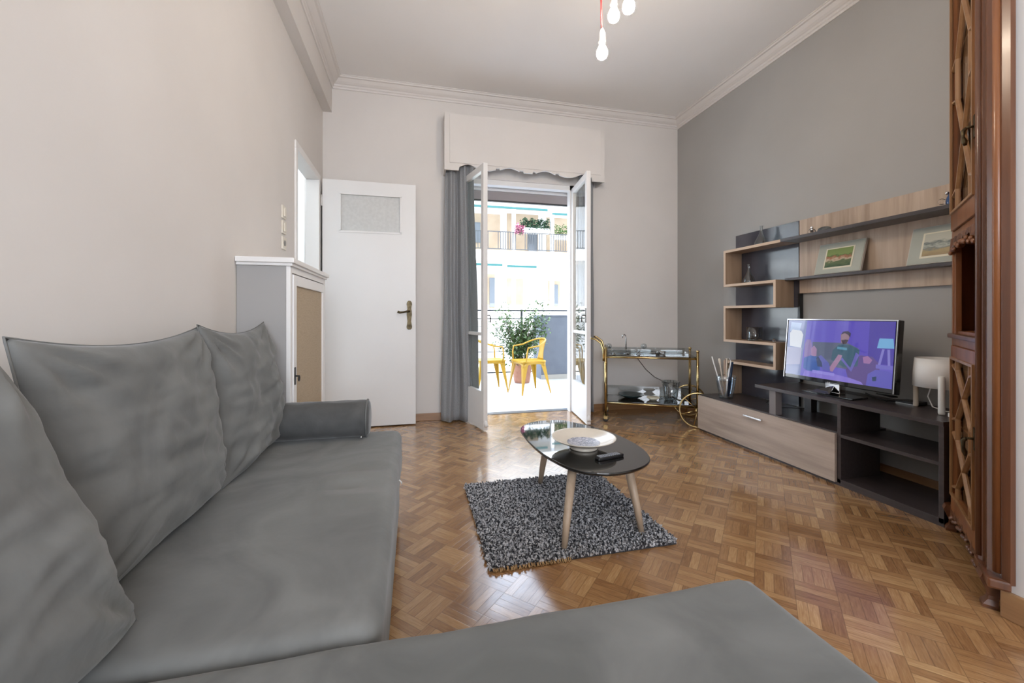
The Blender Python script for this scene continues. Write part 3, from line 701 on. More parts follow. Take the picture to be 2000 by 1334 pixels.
# ------------------------------------------------------------------ television
TVT = math.atan(.045/.43)
tv = thing('television', 'flat black television showing a man on a sofa, on the dark unit', 'television', (2.71, 2.14, .522), 0, local=True)
tw, th, tx, tz = .362, .216, .0, .285      # half width, half height, local centre height
Rt = Matrix.Translation((0, 0, tz)) @ Matrix.Rotation(R(5.0), 4, 'Y')    # leans back slightly: local x is depth (-x faces the room)
def tvb(name, m, a, c, bev=0, parent=tv):
    b = MB(); b.box(a, c, bev); bmesh.ops.transform(b.bm, matrix=Rt, verts=b.bm.verts); return b.build(name, m, parent)
tvb('casing', M['blackgloss'], (-.012, -tw, -th), (.030, tw, th), .006)
tvb('bezel', M['blackgloss'], (-.016, -tw, -th), (-.011, -tw+.012, th))
b = MB()
b.box((-.019, -tw+.002, -th+.004), (-.012, -tw+.006, th-.002)); b.box((-.019, tw-.006, -th+.004), (-.012, tw-.002, th-.002)); b.box((-.018, -tw, th-.006), (-.012, tw, th))
bmesh.ops.transform(b.bm, matrix=Rt, verts=b.bm.verts); b.build('bezel_highlight_rim', M['bezel'], tv)  # silver strips stand in for the glint along the bezel bevel
# screen picture: flat coloured shapes, emission materials (u to the viewer's right = -y)
ET = {}
def em(col, st=.9):
    k = tuple(col)
    if k not in ET: ET[k] = emit('screen_colour', col, st)
    return ET[k]
sw, shh = tw-.014, th-.020
pic = []   # (colour, polygon in 0..1 x 0..1 from top left)
BLUE, DEEP, VIO = (.090, .060, .50), (.055, .035, .36), (.13, .10, .55)
pic.append((VIO, [(0, 0), (1, 0), (1, 1), (0, 1)]))
pic.append((BLUE, [(.62, 0), (1, 0), (1, .7), (.62, .7)])); pic.append((DEEP, [(.80, 0), (1, 0), (1, .65), (.80, .65)]))
pic.append(((.16, .20, .42), [(0, 0), (.21, 0), (.17, 1), (0, 1)]))
pic.append(((.30, .40, .62), [(.03, .03), (.15, .05), (.13, .22), (.02, .2)]))
pic.append(((.62, .64, .70), [(.02, .24), (.05, .17), (.15, .19), (.175, .26), (.16, .5), (.03, .48)]))
pic.append(((.33, .33, .50), [(0, .5), (.17, .5), (.16, .8), (0, .84)]))
pic.append(((.10, .12, .20), [(.28, .38), (.62, .36), (.72, .44), (.74, .8), (.3, .75)]))          # sofa back
pic.append(((.10, .06, .26), [(.70, .60), (.74, .54), (.84, .55), (.90, .66), (.90, 1), (.66, 1), (.62, .8)]))   # sofa arm
pic.append(((.24, .16, .40), [(.20, .42), (.22, .34), (.26, .34), (.28, .45), (.28, .64), (.2, .66)]))   # foot
pic.append(((.38, .22, .40), [(.27, .50), (.30, .44), (.33, .5), (.33, .62), (.28, .64)]))
pic.append(((.03, .10, .40), [(.20, .68), (.27, .62), (.36, .64), (.38, .86), (.28, .92), (.2, .86)]))   # jeans
pic.append(((.03, .10, .16), [(.54, .40), (.60, .385), (.66, .40), (.73, .46), (.72, .72), (.6, .76), (.48, .66), (.49, .5)]))  # shirt
pic.append(((.10, .30, .45), [(.53, .43), (.62, .44), (.62, .48), (.53, .47)]))
pic.append(((.28, .17, .22), [(.555, .22), (.585, .19), (.625, .20), (.635, .27), (.62, .35), (.59, .38), (.56, .36)]))     # head
pic.append(((.03, .02, .05), [(.555, .23), (.575, .175), (.62, .165), (.645, .20), (.64, .27), (.625, .23), (.59, .20)]))      # hair
pic.append(((.05, .03, .05), [(.562, .32), (.60, .305), (.628, .31), (.61, .375), (.58, .385)]))     # beard
pic.append(((.36, .20, .34), [(.48, .76), (.545, .56), (.58, .57), (.57, .64), (.50, .86), (.46, .84)]))  # shin
pic.append(((.12, .13, .45), [(.34, .63), (.38, .60), (.46, .72), (.48, .86), (.40, .84)]))
pic.append(((.03, .05, .14), [(.33, .66), (.35, .62), (.39, .72), (.40, .80), (.35, .80)]))
pic.append(((.13, .12, .46), [(.58, .60), (.66, .76), (.70, .50), (.73, .54), (.67, .82), (.57, .64)]))    # laptop
pic.append(((.34, .16, .38), [(.76, .57), (.80, .54), (.84, .60), (.82, .66), (.77, .66)]))     # hand
pic.append(((.16, .42, .72), [(.885, .26), (.99, .255), (1, .40), (.87, .41)]))     # lamp shade
pic.append(((.22, .20, .60), [(.91, .42), (.93, .42), (.905, .66), (.885, .66)])); pic.append(((.22, .20, .60), [(.95, .42), (.97, .42), (.98, .66), (.96, .66)])); pic.append(((.16, .14, .55), [(.87, .66), (1, .66), (1, .72), (.87, .72)]))
pic.append(((.10, .09, .48), [(.80, 1), (.81, .82), (.87, .74), (.97, .74), (1, .78), (1, 1)]))
pic.append(((.02, .05, .12), [(.845, .86), (.88, .84), (.88, .91), (.85, .92)]))
pic.append(((.24, .18, .66), [(.22, .90), (.45, .88), (.66, .92), (.76, .96), (.78, 1), (.2, 1)]))      # table with papers
pic.append(((.30, .26, .75), [(.30, .87), (.52, .88), (.52, .93), (.30, .92)]))
b = MB(); mats = []
for i, (col, pg) in enumerate(pic):
    mm = em(col)
    if mm not in mats: mats.append(mm)
    b.mi = mats.index(mm)
    b._f([b.bm.verts.new(Rt @ Vector((-.0165-.00004*i, sw*(1-2*u), .010+shh*(1-2*v)))) for u, v in pg])
scr = b.build('screen', mats, tv)
MB_ = MB(); MB_.box((-.0195, -sw, .010-shh), (-.0190, sw, .010+shh)); bmesh.ops.transform(MB_.bm, matrix=Rt, verts=MB_.bm.verts); MB_.build('screen_glass', thin_glass('screen_glass_sheet', (.99, .99, .99), 1.45), tv)
# maker's mark in small letters
tx_ = bpy.data.curves.new('mark', 'FONT'); tx_.body = 'LG'; tx_.size = .016; tx_.align_x = 'CENTER'; tx_.extrude = .0004
to = bpy.data.objects.new('mark', tx_); C.objects.link(to); bpy.context.view_layer.update()
me = bpy.data.meshes.new_from_object(to.evaluated_get(bpy.context.evaluated_depsgraph_get())); bpy.data.objects.remove(to)
lg = bpy.data.objects.new('maker_mark', me); C.objects.link(lg); lg.parent = tv
me.transform(Rt @ Matrix.Translation((-.0165, .02, -th+.004)) @ Matrix(((0, 0, -1, 0), (-1, 0, 0, 0), (0, 1, 0, 0), (0, 0, 0, 1)))); me.materials.append(mat('silver_lettering', (.8, .8, .8), .3))
b = MB(); b.prism([(-.03, -.05), (.02, -.05), (.02, .05), (-.03, .05)], .012, .085, .004); b.build('neck', M['chrome'], tv)
b = MB(); b.prism([(-.085, .17), (-.095, .05), (-.095, -.06), (-.085, -.17), (.07, -.15), (.07, .15)], .001, .012, .004); b.build('stand_base', M['blackgloss'], tv)
b = MB(); b.loft([[(-.08, .12, .012), (-.03, .05, .045), (-.03, -.01, .065), (-.08, -.02, .014)], [(-.07, .11, .013), (-.02, .05, .05), (-.02, -.01, .07), (-.07, -.02, .016)]], smooth=False); b.build('stand_fin', M['blackgloss'], tv)

# set-top box and its cable loop to the side of the TV
t = thing('set_top_box', 'small flat black box with a silver front between the television and the lamp', 'tv box', (2.88, 1.83, .522))
MB().box((2.83, 1.775, .523), (2.93, 1.875, .541), .004).build('body', M['black'], t)
MB().box((2.826, 1.78, .524), (2.830, 1.87, .530)).build('front_strip', M['steel'], t)
b = MB(); b.tube([(2.80+.035*cos(a), 1.90+.05*sin(a), .530+.022+.018*sin(a*.5)) for a in [i*2*pi/24 for i in range(25)]], .0045, 6); b.tube([(2.77, 2.0, .56), (2.78, 1.95, .54), (2.80, 1.90, .53), (2.84, 1.87, .53)], .0045, 6)
tag(b.build('cable', M['rubber']), 'coiled black cable lying beside the television stand', 'cable')
b = MB(); b.tube([(2.93, 2.92, .331), (2.90, 2.86, .331), (2.80, 2.78, .331), (2.76, 2.70, .331), (2.80, 2.62, .331), (2.88, 2.58, .331), (2.935, 2.50, .345), (2.94, 2.42, .48)], .003, 6)
tag(b.build('cable', M['rubber']), 'thin black cable trailing over the lower board of the television unit', 'cable')

# ------------------------------------------------------------------ lamp and things beside it
lp = thing('table_lamp', 'white drum-shaded table lamp on three legs beside the television', 'lamp', (2.83, 1.648, .522))
cx_, cy_, ri = 2.83, 1.648, .113
b = MB(); b.lathe([(ri+.006, .655), (ri+.002, .745), (ri-.004, .812)], (cx_, cy_, 0), 48, caps=False); b.build('lamp_shade', M['lamp'], lp, solid=.003)
for k, a in enumerate((92, 212, 332)):
    a = R(a+0)
    if k == 0: x, y = 2.832, 1.772
    elif k == 1: x, y = 2.722, 1.588
    else: x, y = 2.935, 1.585
    b = MB(); r1 = .014 if k else .012
    z1_ = .655 if k == 0 else .725
    b.tube([(x, y, .5225), (x, y, .53), (x, y, z1_-.01), (x, y, z1_)], [r1*.85, r1, r1, r1*.75], 16)
    b.build('leg', M['lampleg'] if k == 0 else M['lamp'], lp)
b = MB(); b.tube([(cx_, cy_, .70), (cx_, cy_, .78)], .02, 12); b.tube([(cx_-ri, cy_, .70), (cx_+ri-.005, cy_, .70)], .003, 6); b.build('bulb_holder', M['lamp'], lp)
b = MB(); b.tube([(cx_, cy_, .70), (cx_-.03, cy_+.03, .66), (cx_-.05, cy_+.035, .60), (cx_-.04, cy_+.02, .545), (cx_-.02, cy_-.02, .528), (cx_+.01, cy_-.10, .527)], .0035, 8); b.build('cord', M['lamp'], lp)
t = thing('power_plug', 'white plug and adapter on the dark board beside the carved cabinet', 'plug', (2.72, 1.52, .522))
MB().box((2.69, 1.485, .5225), (2.745, 1.545, .545), .005).build('body', M['lamp'], t)
MB().box((2.70, 1.495, .5455), (2.735, 1.535, .556), .004).build('adapter_block', M['lamp'], t)

# ------------------------------------------------------------------ decanters, glasses, perfume, stone on the shelves
def decanter(label, loc, h, r, grp):
    t = thing('decanter', label, 'decanter', loc, group=grp)
    k = h/.16; q = r/.052
    prof = [(.0, 0), (.050*q, 0), (.052*q, .010*k), (.046*q, .035*k), (.030*q, .065*k), (.016*q, .095*k), (.011*q, .120*k), (.011*q, .150*k), (.016*q, .160*k)]
    inner = [(max(0, a-.003), z+.006 if i < 2 else z) for i, (a, z) in enumerate(prof)][::-1]
    MB().lathe(prof+[(max(a, 0), z) for a, z in inner], Vector(loc)+Vector((0, 0, .0008)), 28).build('flask', M['thinclear'], t)
    MB().lathe([(0, .0), (.046*q, 0), (.046*q, .006), (0, .008)], Vector(loc)+Vector((0, 0, .0015)), 24).build('thick_base', M['clear'], t)
decanter('clear glass decanter standing on the top of the meandering oak shelf', (2.86, 2.89, 1.6415), .165, .055, 'decanters on the oak shelf')
decanter('clear glass decanter inside the uppermost compartment of the oak shelf', (2.85, 3.01, 1.3325), .165, .050, 'decanters on the oak shelf')
t = thing('glass_bowl', 'straight-sided clear glass bowl in the lower compartment of the oak shelf', 'bowl', (2.86, 2.96, .8325))
MB().lathe([(.0, 0), (.055, 0), (.060, .01), (.062, .115), (.058, .115), (.056, .014), (.0, .010)], (2.86, 2.96, .8328), 30).build('vessel', M['thinclear'], t)
MB().lathe([(.0, 0), (.050, 0), (.052, .010), (0, .012)], (2.86, 2.96, .8335), 24).build('thick_base', M['clear'], t)
b = MB(); b.ball((2.87, 2.775, .8325+.012), .012, 8, (1, 1, 1.1)); b.tube([(2.87, 2.775, .85), (2.87, 2.775, .862)], [.006, .002], 8); tag(b.build('glass_stopper', M['clear']), 'tiny clear glass stopper in the lower compartment of the oak shelf', 'stopper')
t = thing('perfume_bottle', 'small round glass bottle with a stopper on the long dark shelf', 'bottle', (2.86, 2.435, 1.6435))
MB().ball((2.86, 2.435, 1.6435+.024), .026, 12, (1, 1, .92)).build('body', M['clear'], t)
b = MB(); b.tube([(2.86, 2.435, 1.665), (2.86, 2.435, 1.69)], .007, 10); b.ball((2.86, 2.435, 1.699), .011, 8); b.build('stopper', M['chrome'], t)
b = MB()
b.ball((2.865, 2.345, 1.6435+.0225), .024, 14, (1.2, 2.0, .92))
for v in b.bm.verts: v.co += Vector((0, 1, .5))*.004*noise.noise(v.co*40)
st = b.build('stone_ornament', M['stone']); tag(st, 'dark grey lumpy stone ornament beside the round glass bottle', 'ornament')
# crystal ball and blue sculpture at the cabinet end
t = thing('crystal_ornament', 'small clear crystal ball on a stand at the end of the long shelf', 'ornament', (2.86, 1.668, 1.6435))
MB().ball((2.86, 1.668, 1.683), .017, 10).build('ball', M['clear'], t)
MB().lathe([(.016, 0), (.008, .008), (.005, .020), (.010, .026)], (2.86, 1.668, 1.6437), 16).build('stand', M['clear'], t)
t = thing('blue_figurine', 'tall slim deep blue glass figurine against the carved cabinet', 'figurine', (2.86, 1.60, 1.6435))
b = MB(); pts = []; rs = []
for i in range(19):
    v = i/18; pts.append((2.86, 1.618-.035*v+.008*sin(v*9), 1.6445+.30*v)); rs.append(.024-.014*v+.005*sin(v*16))
b.tube(pts, rs, 12); b.build('body', M['bluebottle'], t)
for (y, z, r) in ((1.633, 1.72, .009), (1.60, 1.80, .008), (1.615, 1.76, .007)): MB().ball((2.842, y, z), r, 7).build('silver_bead', M['chrome'], t)

# ------------------------------------------------------------------ two leaning pictures
def landscape(kind):
    m = bpy.data.materials.new('painting_'+kind); t, n, l, p = nodes(m)
    tc = n.new('ShaderNodeTexCoord'); s = n.new('ShaderNodeSeparateXYZ'); l.new(tc.outputs['Generated'], s.inputs[0])
    nz = n.new('ShaderNodeTexNoise'); nz.inputs['Scale'].default_value = 5; nz.inputs['Detail'].default_value = 6; l.new(tc.outputs['Generated'], nz.inputs['Vector'])
    a = n.new('ShaderNodeMath'); a.operation = 'MULTIPLY_ADD'; a.inputs[1].default_value = .55; l.new(nz.outputs[0], a.inputs[0])
    l.new(s.outputs[2], a.inputs[2])
    if kind == 'village': r = ramp(n, [(.30, (.05, .10, .05)), (.55, (.13, .17, .08)), (.66, (.55, .45, .33)), (.80, (.35, .15, .08)), (.90, (.10, .17, .06)), (1.15/1.2, (.22, .30, .10))])
    else: r = ramp(n, [(.25, (.32, .24, .14)), (.48, (.42, .33, .18)), (.60, (.20, .23, .21)), (.72, (.45, .47, .42)), (.82, (.16, .19, .18)), (.95, (.52, .52, .44))])
    l.new(a.outputs[0], r.inputs[0]); l.new(r.outputs[0], p.inputs['Base Color']); p.inputs['Roughness'].default_value = .6
    return m
def picture(label, y0, y1, h, kind):
    W = y1-y0; zb = 1.3436
    t = thing('framed_picture', label, 'picture', (2.868, (y0+y1)/2, zb), group='pictures leaning on the narrow shelf', local=True)
    A = Matrix.Rotation(R(15), 4, 'Y')
    def bx(name, a, c, m, par=t, bev=0):
        b = MB(); b.box(a, c, bev); bmesh.ops.transform(b.bm, matrix=A, verts=b.bm.verts); return b.build(name, m, par)
    bx('frame', (0.001, -W/2, .004), (.016, W/2, h), mat('thin_white_frame_edge', (.55, .52, .47), .5))
    bx('mount', (-.0015, -W/2+.004, .008), (.001, W/2-.004, h-.004), M['mat_board'])
    iy, iz0, iz1 = W*.5-.072, .050, h-.048
    bx('inner_border', (-.0030, -iy-.010, iz0-.012), (-.0015, iy+.010, iz1+.008), M['cream'])
    bx('painting', (-.0042, -iy, iz0), (-.003, iy, iz1), landscape(kind))
    return t
picture('pale-mounted picture of a village among trees leaning on the narrow shelf', 2.105, 2.428, .232, 'village')
picture('pale-mounted picture of rocks and boats leaning beside the carved cabinet', 1.485, 1.845, .232, 'shore')

# ------------------------------------------------------------------ glass jar of utensils on the lower board
jx, jy, jz = 2.655, 3.06, .3262
t = thing('glass_jar', 'tall tapered textured glass jar on the end of the television unit', 'jar', (jx, jy, jz))
b = MB(); b.lathe([(0, 0), (.054, 0), (.058, .008), (.066, .07), (.078, .15), (.086, .198), (.082, .198), (.074, .15), (.062, .07), (.053, .014), (0, .012)], (jx, jy, jz), 30)
for v in b.bm.verts:
    d = Vector((v.co.x-jx, v.co.y-jy, 0))
    if d.length > .05: v.co += d.normalized()*.0022*noise.noise(v.co*60)
b.build('vessel', thin_glass('pressed_glass', (.84, .88, .92), 2.6), t)
rod = [('glass_straw', (-.03, .03), (-.055, .105), .355, .005, M['lamp'], 'white drinking stick leaning out of the glass jar towards the brass trolley'),
       ('wooden_spoon', (0, .02), (-.03, .045), .345, .007, M['lampleg'], 'pale wooden spoon standing in the glass jar'),
       ('brown_stick', (.01, 0), (.01, .01), .34, .008, M['mahog'], 'dark brown wooden stick in the middle of the glass jar'),
       ('wooden_stick', (.0, -.01), (-.01, -.02), .35, .006, M['lampleg'], 'plain pale wooden stick in the glass jar beside the brown one'),
       ('blue_brush', (.02, -.025), (.02, -.045), .32, .015, mat('dark_blue_plastic', (.012, .03, .07), .4), 'broad dark blue handle standing in the glass jar'),
       ('whisk', (-.01, -.03), (-.03, -.075), .36, .003, M['chrome'], 'thin metal whisk with a wire loop standing in the glass jar'),
       ('skewer', (-.03, -.02), (-.045, -.110), .335, .004, M['lamp'], 'white stick leaning out of the glass jar towards the television')]
for nm, a, c, h, r, m_, lab in rod:
    b = MB(); p0 = Vector((jx+a[0]*.5, jy+a[1]*.5, jz+.016)); p1 = Vector((jx+c[0], jy+c[1], jz+h))
    if nm == 'whisk':
        q = p0.lerp(p1, .72); b.tube([p0, q], r, 8)
        d = (p1-q); b.tube([q, q+d*.35+Vector((0, .018, 0)), q+d*.8+Vector((0, .016, 0)), p1, q+d*.8-Vector((0, .016, 0)), q+d*.35-Vector((0, .018, 0)), q], .0022, 6)
    elif nm == 'wooden_spoon':
        b.tube([p0, p0.lerp(p1, .8), p0.lerp(p1, .88), p0.lerp(p1, .96), p1], [r*.7, r*.8, r*1.5, r*1.6, r*.4], 10)
    else: b.tube([p0, p0.lerp(p1, .5), p1], [r*.8, r, r], 8)
    tag(b.build(nm, m_), lab, 'utensil', 'utensils in the glass jar')

# ------------------------------------------------------------------ brass trolley
TA = Vector((1.836, 3.72, 0)); TB = Vector((2.585, 3.336, 0)); td = (TB-TA); TL = td.length; ta = math.atan2(td.y, td.x)
tr = thing('bar_trolley', 'brass two-tier bar trolley with one big wheel beside the balcony door', 'trolley', TA, ta)
Wd = .40; r_ = .0125
def leg(x, y, z0, z1, nm='leg'): MB().tube([(x, y, z0), (x, y, z1)], r_, 12).build(nm, M['gold'], tr)
leg(0, 0, .062, .735); leg(0, Wd, .062, .735)
leg(TL, 0, .16, .70); leg(TL, Wd, .16, .70)
for z, nm in ((.640, 'upper_rail'), (.187, 'lower_rail')):
    b = MB(); b.tube([(0, 0, z), (TL, 0, z)], .0095, 10); b.tube([(0, Wd, z), (TL, Wd, z)], .0095, 10); b.tube([(0, 0, z), (0, Wd, z)], .0095, 10); b.tube([(TL, 0, z), (TL, Wd, z)], .0095, 10); b.build(nm, M['gold'], tr)
b = MB(); z = .725
b.box((.012, -.004, .66), (TL-.012, .002, .712)); b.box((.012, Wd-.002, .66), (TL-.012, Wd+.004, .712)); b.build('upper_glass_rim', M['thinclear'], tr)
MB().box((.012, .010, .651), (TL-.012, Wd-.010, .657)).build('upper_glass_shelf', M['smoke'], tr)
MB().box((.012, .010, .198), (TL-.012, Wd-.010, .204)).build('lower_glass_shelf', M['smoke'], tr)
b = MB(); b.box((.012, Wd-.002, .206), (TL-.012, Wd+.002, .30)); b.build('lower_glass_rim', M['thinclear'], tr)
for y in (0, Wd):
    MB().lathe([(.009, 0), (.016, .006), (.016, .016), (.008, .022)], (TL, y, .70), 14).build('finial', M['gold'], tr)
# handle bow at the left end
b = MB()
for y in (0, Wd): b.tube([(-.020, y, .60), (-.022, y, .70), (-.045, y, .775), (-.10, y, .815), (-.16, y, .825)], .010, 10)
b.tube([(-.16, 0, .825), (-.16, Wd, .825)], .010, 10); b.build('handle', M['gold'], tr)
for y in (0, Wd):
    c = MB(); c.box((-.018, y-.016, .030), (.018, y-.008, .066)); c.box((-.018, y+.008, .030), (.018, y+.016, .066)); c.box((-.018, y-.016, .058), (.018, y+.016, .066)); co = c.build('caster', M['gold'], tr)
    MB().lathe([(.024, -.006), (.026, -.003), (.026, .003), (.024, .006)], (0, y, .0265), 20, Matrix.Rotation(pi/2, 3, 'X')).build('caster_wheel', M['rubber'], co)
for y in (-.03, Wd+.03):
    b = MB(); wc = Vector((TL-.005, y, .168)); rr = .158
    b.tube([wc+Vector((rr*cos(a), 0, rr*sin(a))) for a in [i*2*pi/48 for i in range(48)]], .0085, 8, closed=True)
    wo = b.build('big_wheel', M['gold'], tr)
    b = MB()
    for k in range(6): a = k*pi/3+.3; b.tube([wc, wc+Vector((rr*cos(a), 0, rr*sin(a)))], .0045, 6)
    b.lathe([(.02, -.012), (.02, .012)], wc, 14, Matrix.Rotation(pi/2, 3, 'X')); b.build('spokes', M['gold'], wo)
b = MB(); b.tube([(TL-.005, -.03, .168), (TL-.005, Wd+.03, .168)], .007, 8); b.build('axle', M['gold'], tr)
def tpt(x, y, z): return TA+Matrix.Rotation(ta, 3, 'Z') @ Vector((x, y, z))
# bent chrome tap-like ornament and glasses on top
p = tpt(.20, .20, .6575)
t = thing('swan_neck_tap', 'tall thin swan-neck metal spout on a clear base on the brass trolley', 'tap', p)
b = MB(); b.lathe([(.03, 0), (.03, .006), (.010, .012)], p, 16); b.tube([p+Vector(q) for q in ((0, 0, .01), (0, 0, .15), (-.004, 0, .185), (-.02, 0, .20), (-.037, 0, .19), (-.042, 0, .165))], .006, 10); b.build('spout', M['steel'], t)
def ballglass(label, x, y, lean):
    p = tpt(x, y, .6575)
    t = thing('wine_glass', label, 'glass', p, group='glasses lying on the brass trolley')
    d = Vector((lean, 0, .0)); q = p+Vector((0, 0, .028))
    b = MB(); e = q+d*.10+Vector((0, 0, .055)); b.ball(e, .030, 10, (1.1, .9, .9)); b.build('cup', M['thinclear'], t)
    b = MB(); b.tube([q+Vector((0, 0, -.012)), q+d*.05+Vector((0, 0, .02)), e], .004, 8); b.tube([q-Vector((0, 0, .0275)), q-Vector((0, 0, .010))], [.026, .006], 14); b.build('stem', M['clear'], t)
ballglass('clear stemmed glass tilted away from the swan-neck spout beside the trolley handle', .075, .14, -.5)
ballglass('clear stemmed glass tilted to the corner side of the swan-neck spout', .32, .16, .6)
p = tpt(.53, .16, .6575)
t = thing('glass_ashtray', 'low square clear glass dish in the middle of the trolley top', 'dish', p)
b = MB(); b.lathe([(0, 0), (.055, 0), (.062, .035), (.056, .035), (.048, .008), (0, .008)], p, 4); b.build('dish', M['clear'], t)
p = tpt(.15, .22, .2045)
t = thing('serving_dish', 'wide shallow dark dish on the lower tier of the trolley', 'dish', p)
b = MB(); b.lathe([(0, 0), (.06, 0), (.13, .035), (.128, .040), (.06, .008), (0, .006)], p+Vector((.1, -.03, 0)), 32); b.build('dish', mat('dark_teal_glaze', (.02, .035, .035), .2), t)
p = tpt(.46, .17, .2045)
t = thing('small_dish', 'small pale scalloped dish on the lower tier of the trolley', 'dish', p)
b = MB(); b.lathe([(0, 0), (.03, 0), (.065, .025), (.063, .029), (.03, .006), (0, .005)], p, 24); b.build('dish', M['cream'], t)
p = tpt(.63, .20, .2045)
t = thing('ice_bucket', 'tall cut glass ice bucket on the lower tier of the trolley', 'ice bucket', p)
b = MB(); b.lathe([(0, 0), (.055, 0), (.06, .01), (.085, .19), (.080, .19), (.055, .014), (0, .01)], p, 18); b.build('vessel', M['thinclear'], t)
b = MB()
for k in range(18):
    a = k*2*pi/18; b.tube([p+Vector((.058*cos(a), .058*sin(a), .008)), p+Vector((.086*cos(a+.3), .086*sin(a+.3), .188))], .002, 5)
b.build('cut_pattern', M['clear'], t)
b = MB(); b.tube([(2.45, 4.168, .565), (2.55, 4.165, .44), (2.66, 4.165, .35), (2.80, 4.15, .28), (2.90, 4.05, .24), (2.955, 3.9, .235), (2.955, 3.7, .20)], .003, 6)
tag(b.build('cable', M['rubber']), 'thin dark cable hanging on the wall behind the brass trolley', 'cable')

# ------------------------------------------------------------------ carved corner cabinet (local x runs along its front, local -y faces the room)
CA = Vector((2.585, 1.468, 0)); CB = Vector((2.0, 1.015, 0)); cd = CB-CA; CL = cd.length; ca = math.atan2(cd.y, cd.x)
cc = thing('corner_cabinet', 'tall carved mahogany corner cabinet with latticed glass doors', 'cabinet', CA, ca)
inv = Matrix.Rotation(-ca, 3, 'Z')
def loc(x, y): v = inv @ (Vector((x, y, 0))-CA); return (v.x, v.y)
CH = 2.85
# local: u along front 0..CL, depth +y into the corner?
side = 1 if loc(2.97, 1.0)[1] > 0 else -1
def cb(name, m, u0, u1, d0, d1, z0, z1, bev=.0, par=None):
    return MB().box((u0, side*d0, z0), (u1, side*d1, z1), bev).build(name, m, par or cc)
U0, U1 = .060, .545    # door opening limits along the front
b = MB(); pA, pB, pC, pD, pE = loc(2.585, 1.47), loc(2.966, 1.47), loc(2.966, 1.012), loc(2.10, 1.012), loc(2.0, 1.015)
def slab(poly, z0, z1, bev=0):
    b.prism(poly, z0, z1, bev)
inner = [(.012, side*.012), (pB[0], pB[1]), (pC[0], pC[1]), (pD[0], pD[1]), (CL-.06, side*.02)]
for z0, z1 in ((.085, .115), (.955, .975), (1.40, 1.42), (.52, .53), (1.95, 1.96), (2.3, 2.31), (CH-.03, CH)):
    b = MB(); slab(inner, z0, z1); b.build('shelf_board', M['mahog'], cc)
b = MB()
for a_, c_ in ((loc(2.60, 1.468), loc(2.966, 1.468)), (loc(2.966, 1.012), loc(2.10, 1.012)), (loc(2.962, 1.46), loc(2.962, 1.02))):
    a_, c_ = Vector((*a_, 0)), Vector((*c_, 0)); d_ = (c_-a_).normalized(); nn_ = Vector((-d_.y, d_.x, 0))*.004
    b = MB(); b.prism([tuple((a_+nn_)[:2]), tuple((c_+nn_)[:2]), tuple((c_-nn_)[:2]), tuple((a_-nn_)[:2])], .1, CH); b.build('back_panel', M['mahog'], cc)

b = MB(); b.box((0, 0, .09), (.026, side*.03, CH), .003); b.box((.026, side*.004, .09), (U0, side*.025, CH), .002); b.build('stile', M['mahog'], cc)
b = MB(); b.box((U1, 0, .09), (.600, side*.03, CH), .003); b.build('stile', M['mahog'], cc)
# turned and fluted pilaster at the near side
b = MB()
out = [(.600, side*.02), (.600, -side*.004), (.612, -side*.018), (.634, -side*.022), (.650, -side*.014), (.656, -side*.002), (.672, -side*.002), (.678, -side*.012), (CL-.02, -side*.016), (CL, -side*.006), (CL+.028, side*.010), (CL+.044, side*.026), loc(1.996, .962), loc(1.998, 1.008), loc(2.10, 1.03)]
b.prism(out, .125, CH); b.build('pilaster', M['mahogd'], cc)
b = MB(); b.tube([(.634, -side*.018, .15), (.634, -side*.018, CH)], .0125, 12); b.build('half_round_moulding', M['mahogd'], cc)
b = MB(); q_ = loc(1.962, .965); b.tube([(CL+.012, side*.002, .15), (CL+.012, side*.002, CH)], .012, 12); b.build('half_round_moulding', M['mahog'], cc)
b = MB(); b.box((.595, -side*.028, .10), (CL+.045, side*.03, .135), .008); b.build('pilaster_plinth', M['mahogd'], cc)
# horizontal rails
cb('rail', M['mahog'], U0-.03, U1+.02, -.002, .028, .905, .955, .004)
cb('ledge_moulding', M['mahogd'], -.002, .600, -.016, .03, .940, .962, .006)
cb('rail', M['mahog'], U0-.03, U1+.02, -.002, .028, 1.395, 1.455, .004)
# arched carved apron over the niche
def apron(z0, amp, drop, flip, name, u0=U0-.02, u1=U1+.01, th_=.020):
    b = MB(); N = 90; rings = []
    for i in range(N+1):
        s_ = i/N; u = u0+(u1-u0)*s_; e_ = abs(2*s_-1)
        z = z0-drop*(e_**2.2)+amp*abs(sin(s_*pi*5))-amp*.6*abs(sin(s_*pi*10))
        y0_ = -.008-.004*sin(s_*40)
        rings.append([(u, side*y0_, z), (u, side*(y0_-.004), z+.012), (u, side*y0_, z0+.035), (u, side*th_, z0+.035), (u, side*th_, z)])
    b.loft(rings, smooth=False); return b.build(name, M['mahogd'], cc)
apron(1.385, .018, .040, 1, 'carved_apron')
apron(.098, .014, .045, 1, 'carved_base_apron')
b = MB()
for i in range(16):
    s_ = (i+.5)/16; u = U0-.02+(U1-U0+.03)*s_; b.ball((u, -side*.012, .092-.030*abs(2*s_-1)**2.2+.008*sin(i*2.1)), .012, 7, (1.2, .7, .8)); 
b.build('carved_leaf_relief', M['mahogd'], cc)
b = MB()
for i in range(12):
    s_ = (i+.5)/12; u = U0-.01+(U1-U0)*s_; b.ball((u, -side*.014, 1.375-.030*abs(2*s_-1)**2.2+.008*sin(i*2.6)), .012, 7, (1.3, .7, .9))
b.build('carved_scroll_relief', M['mahog'], cc)
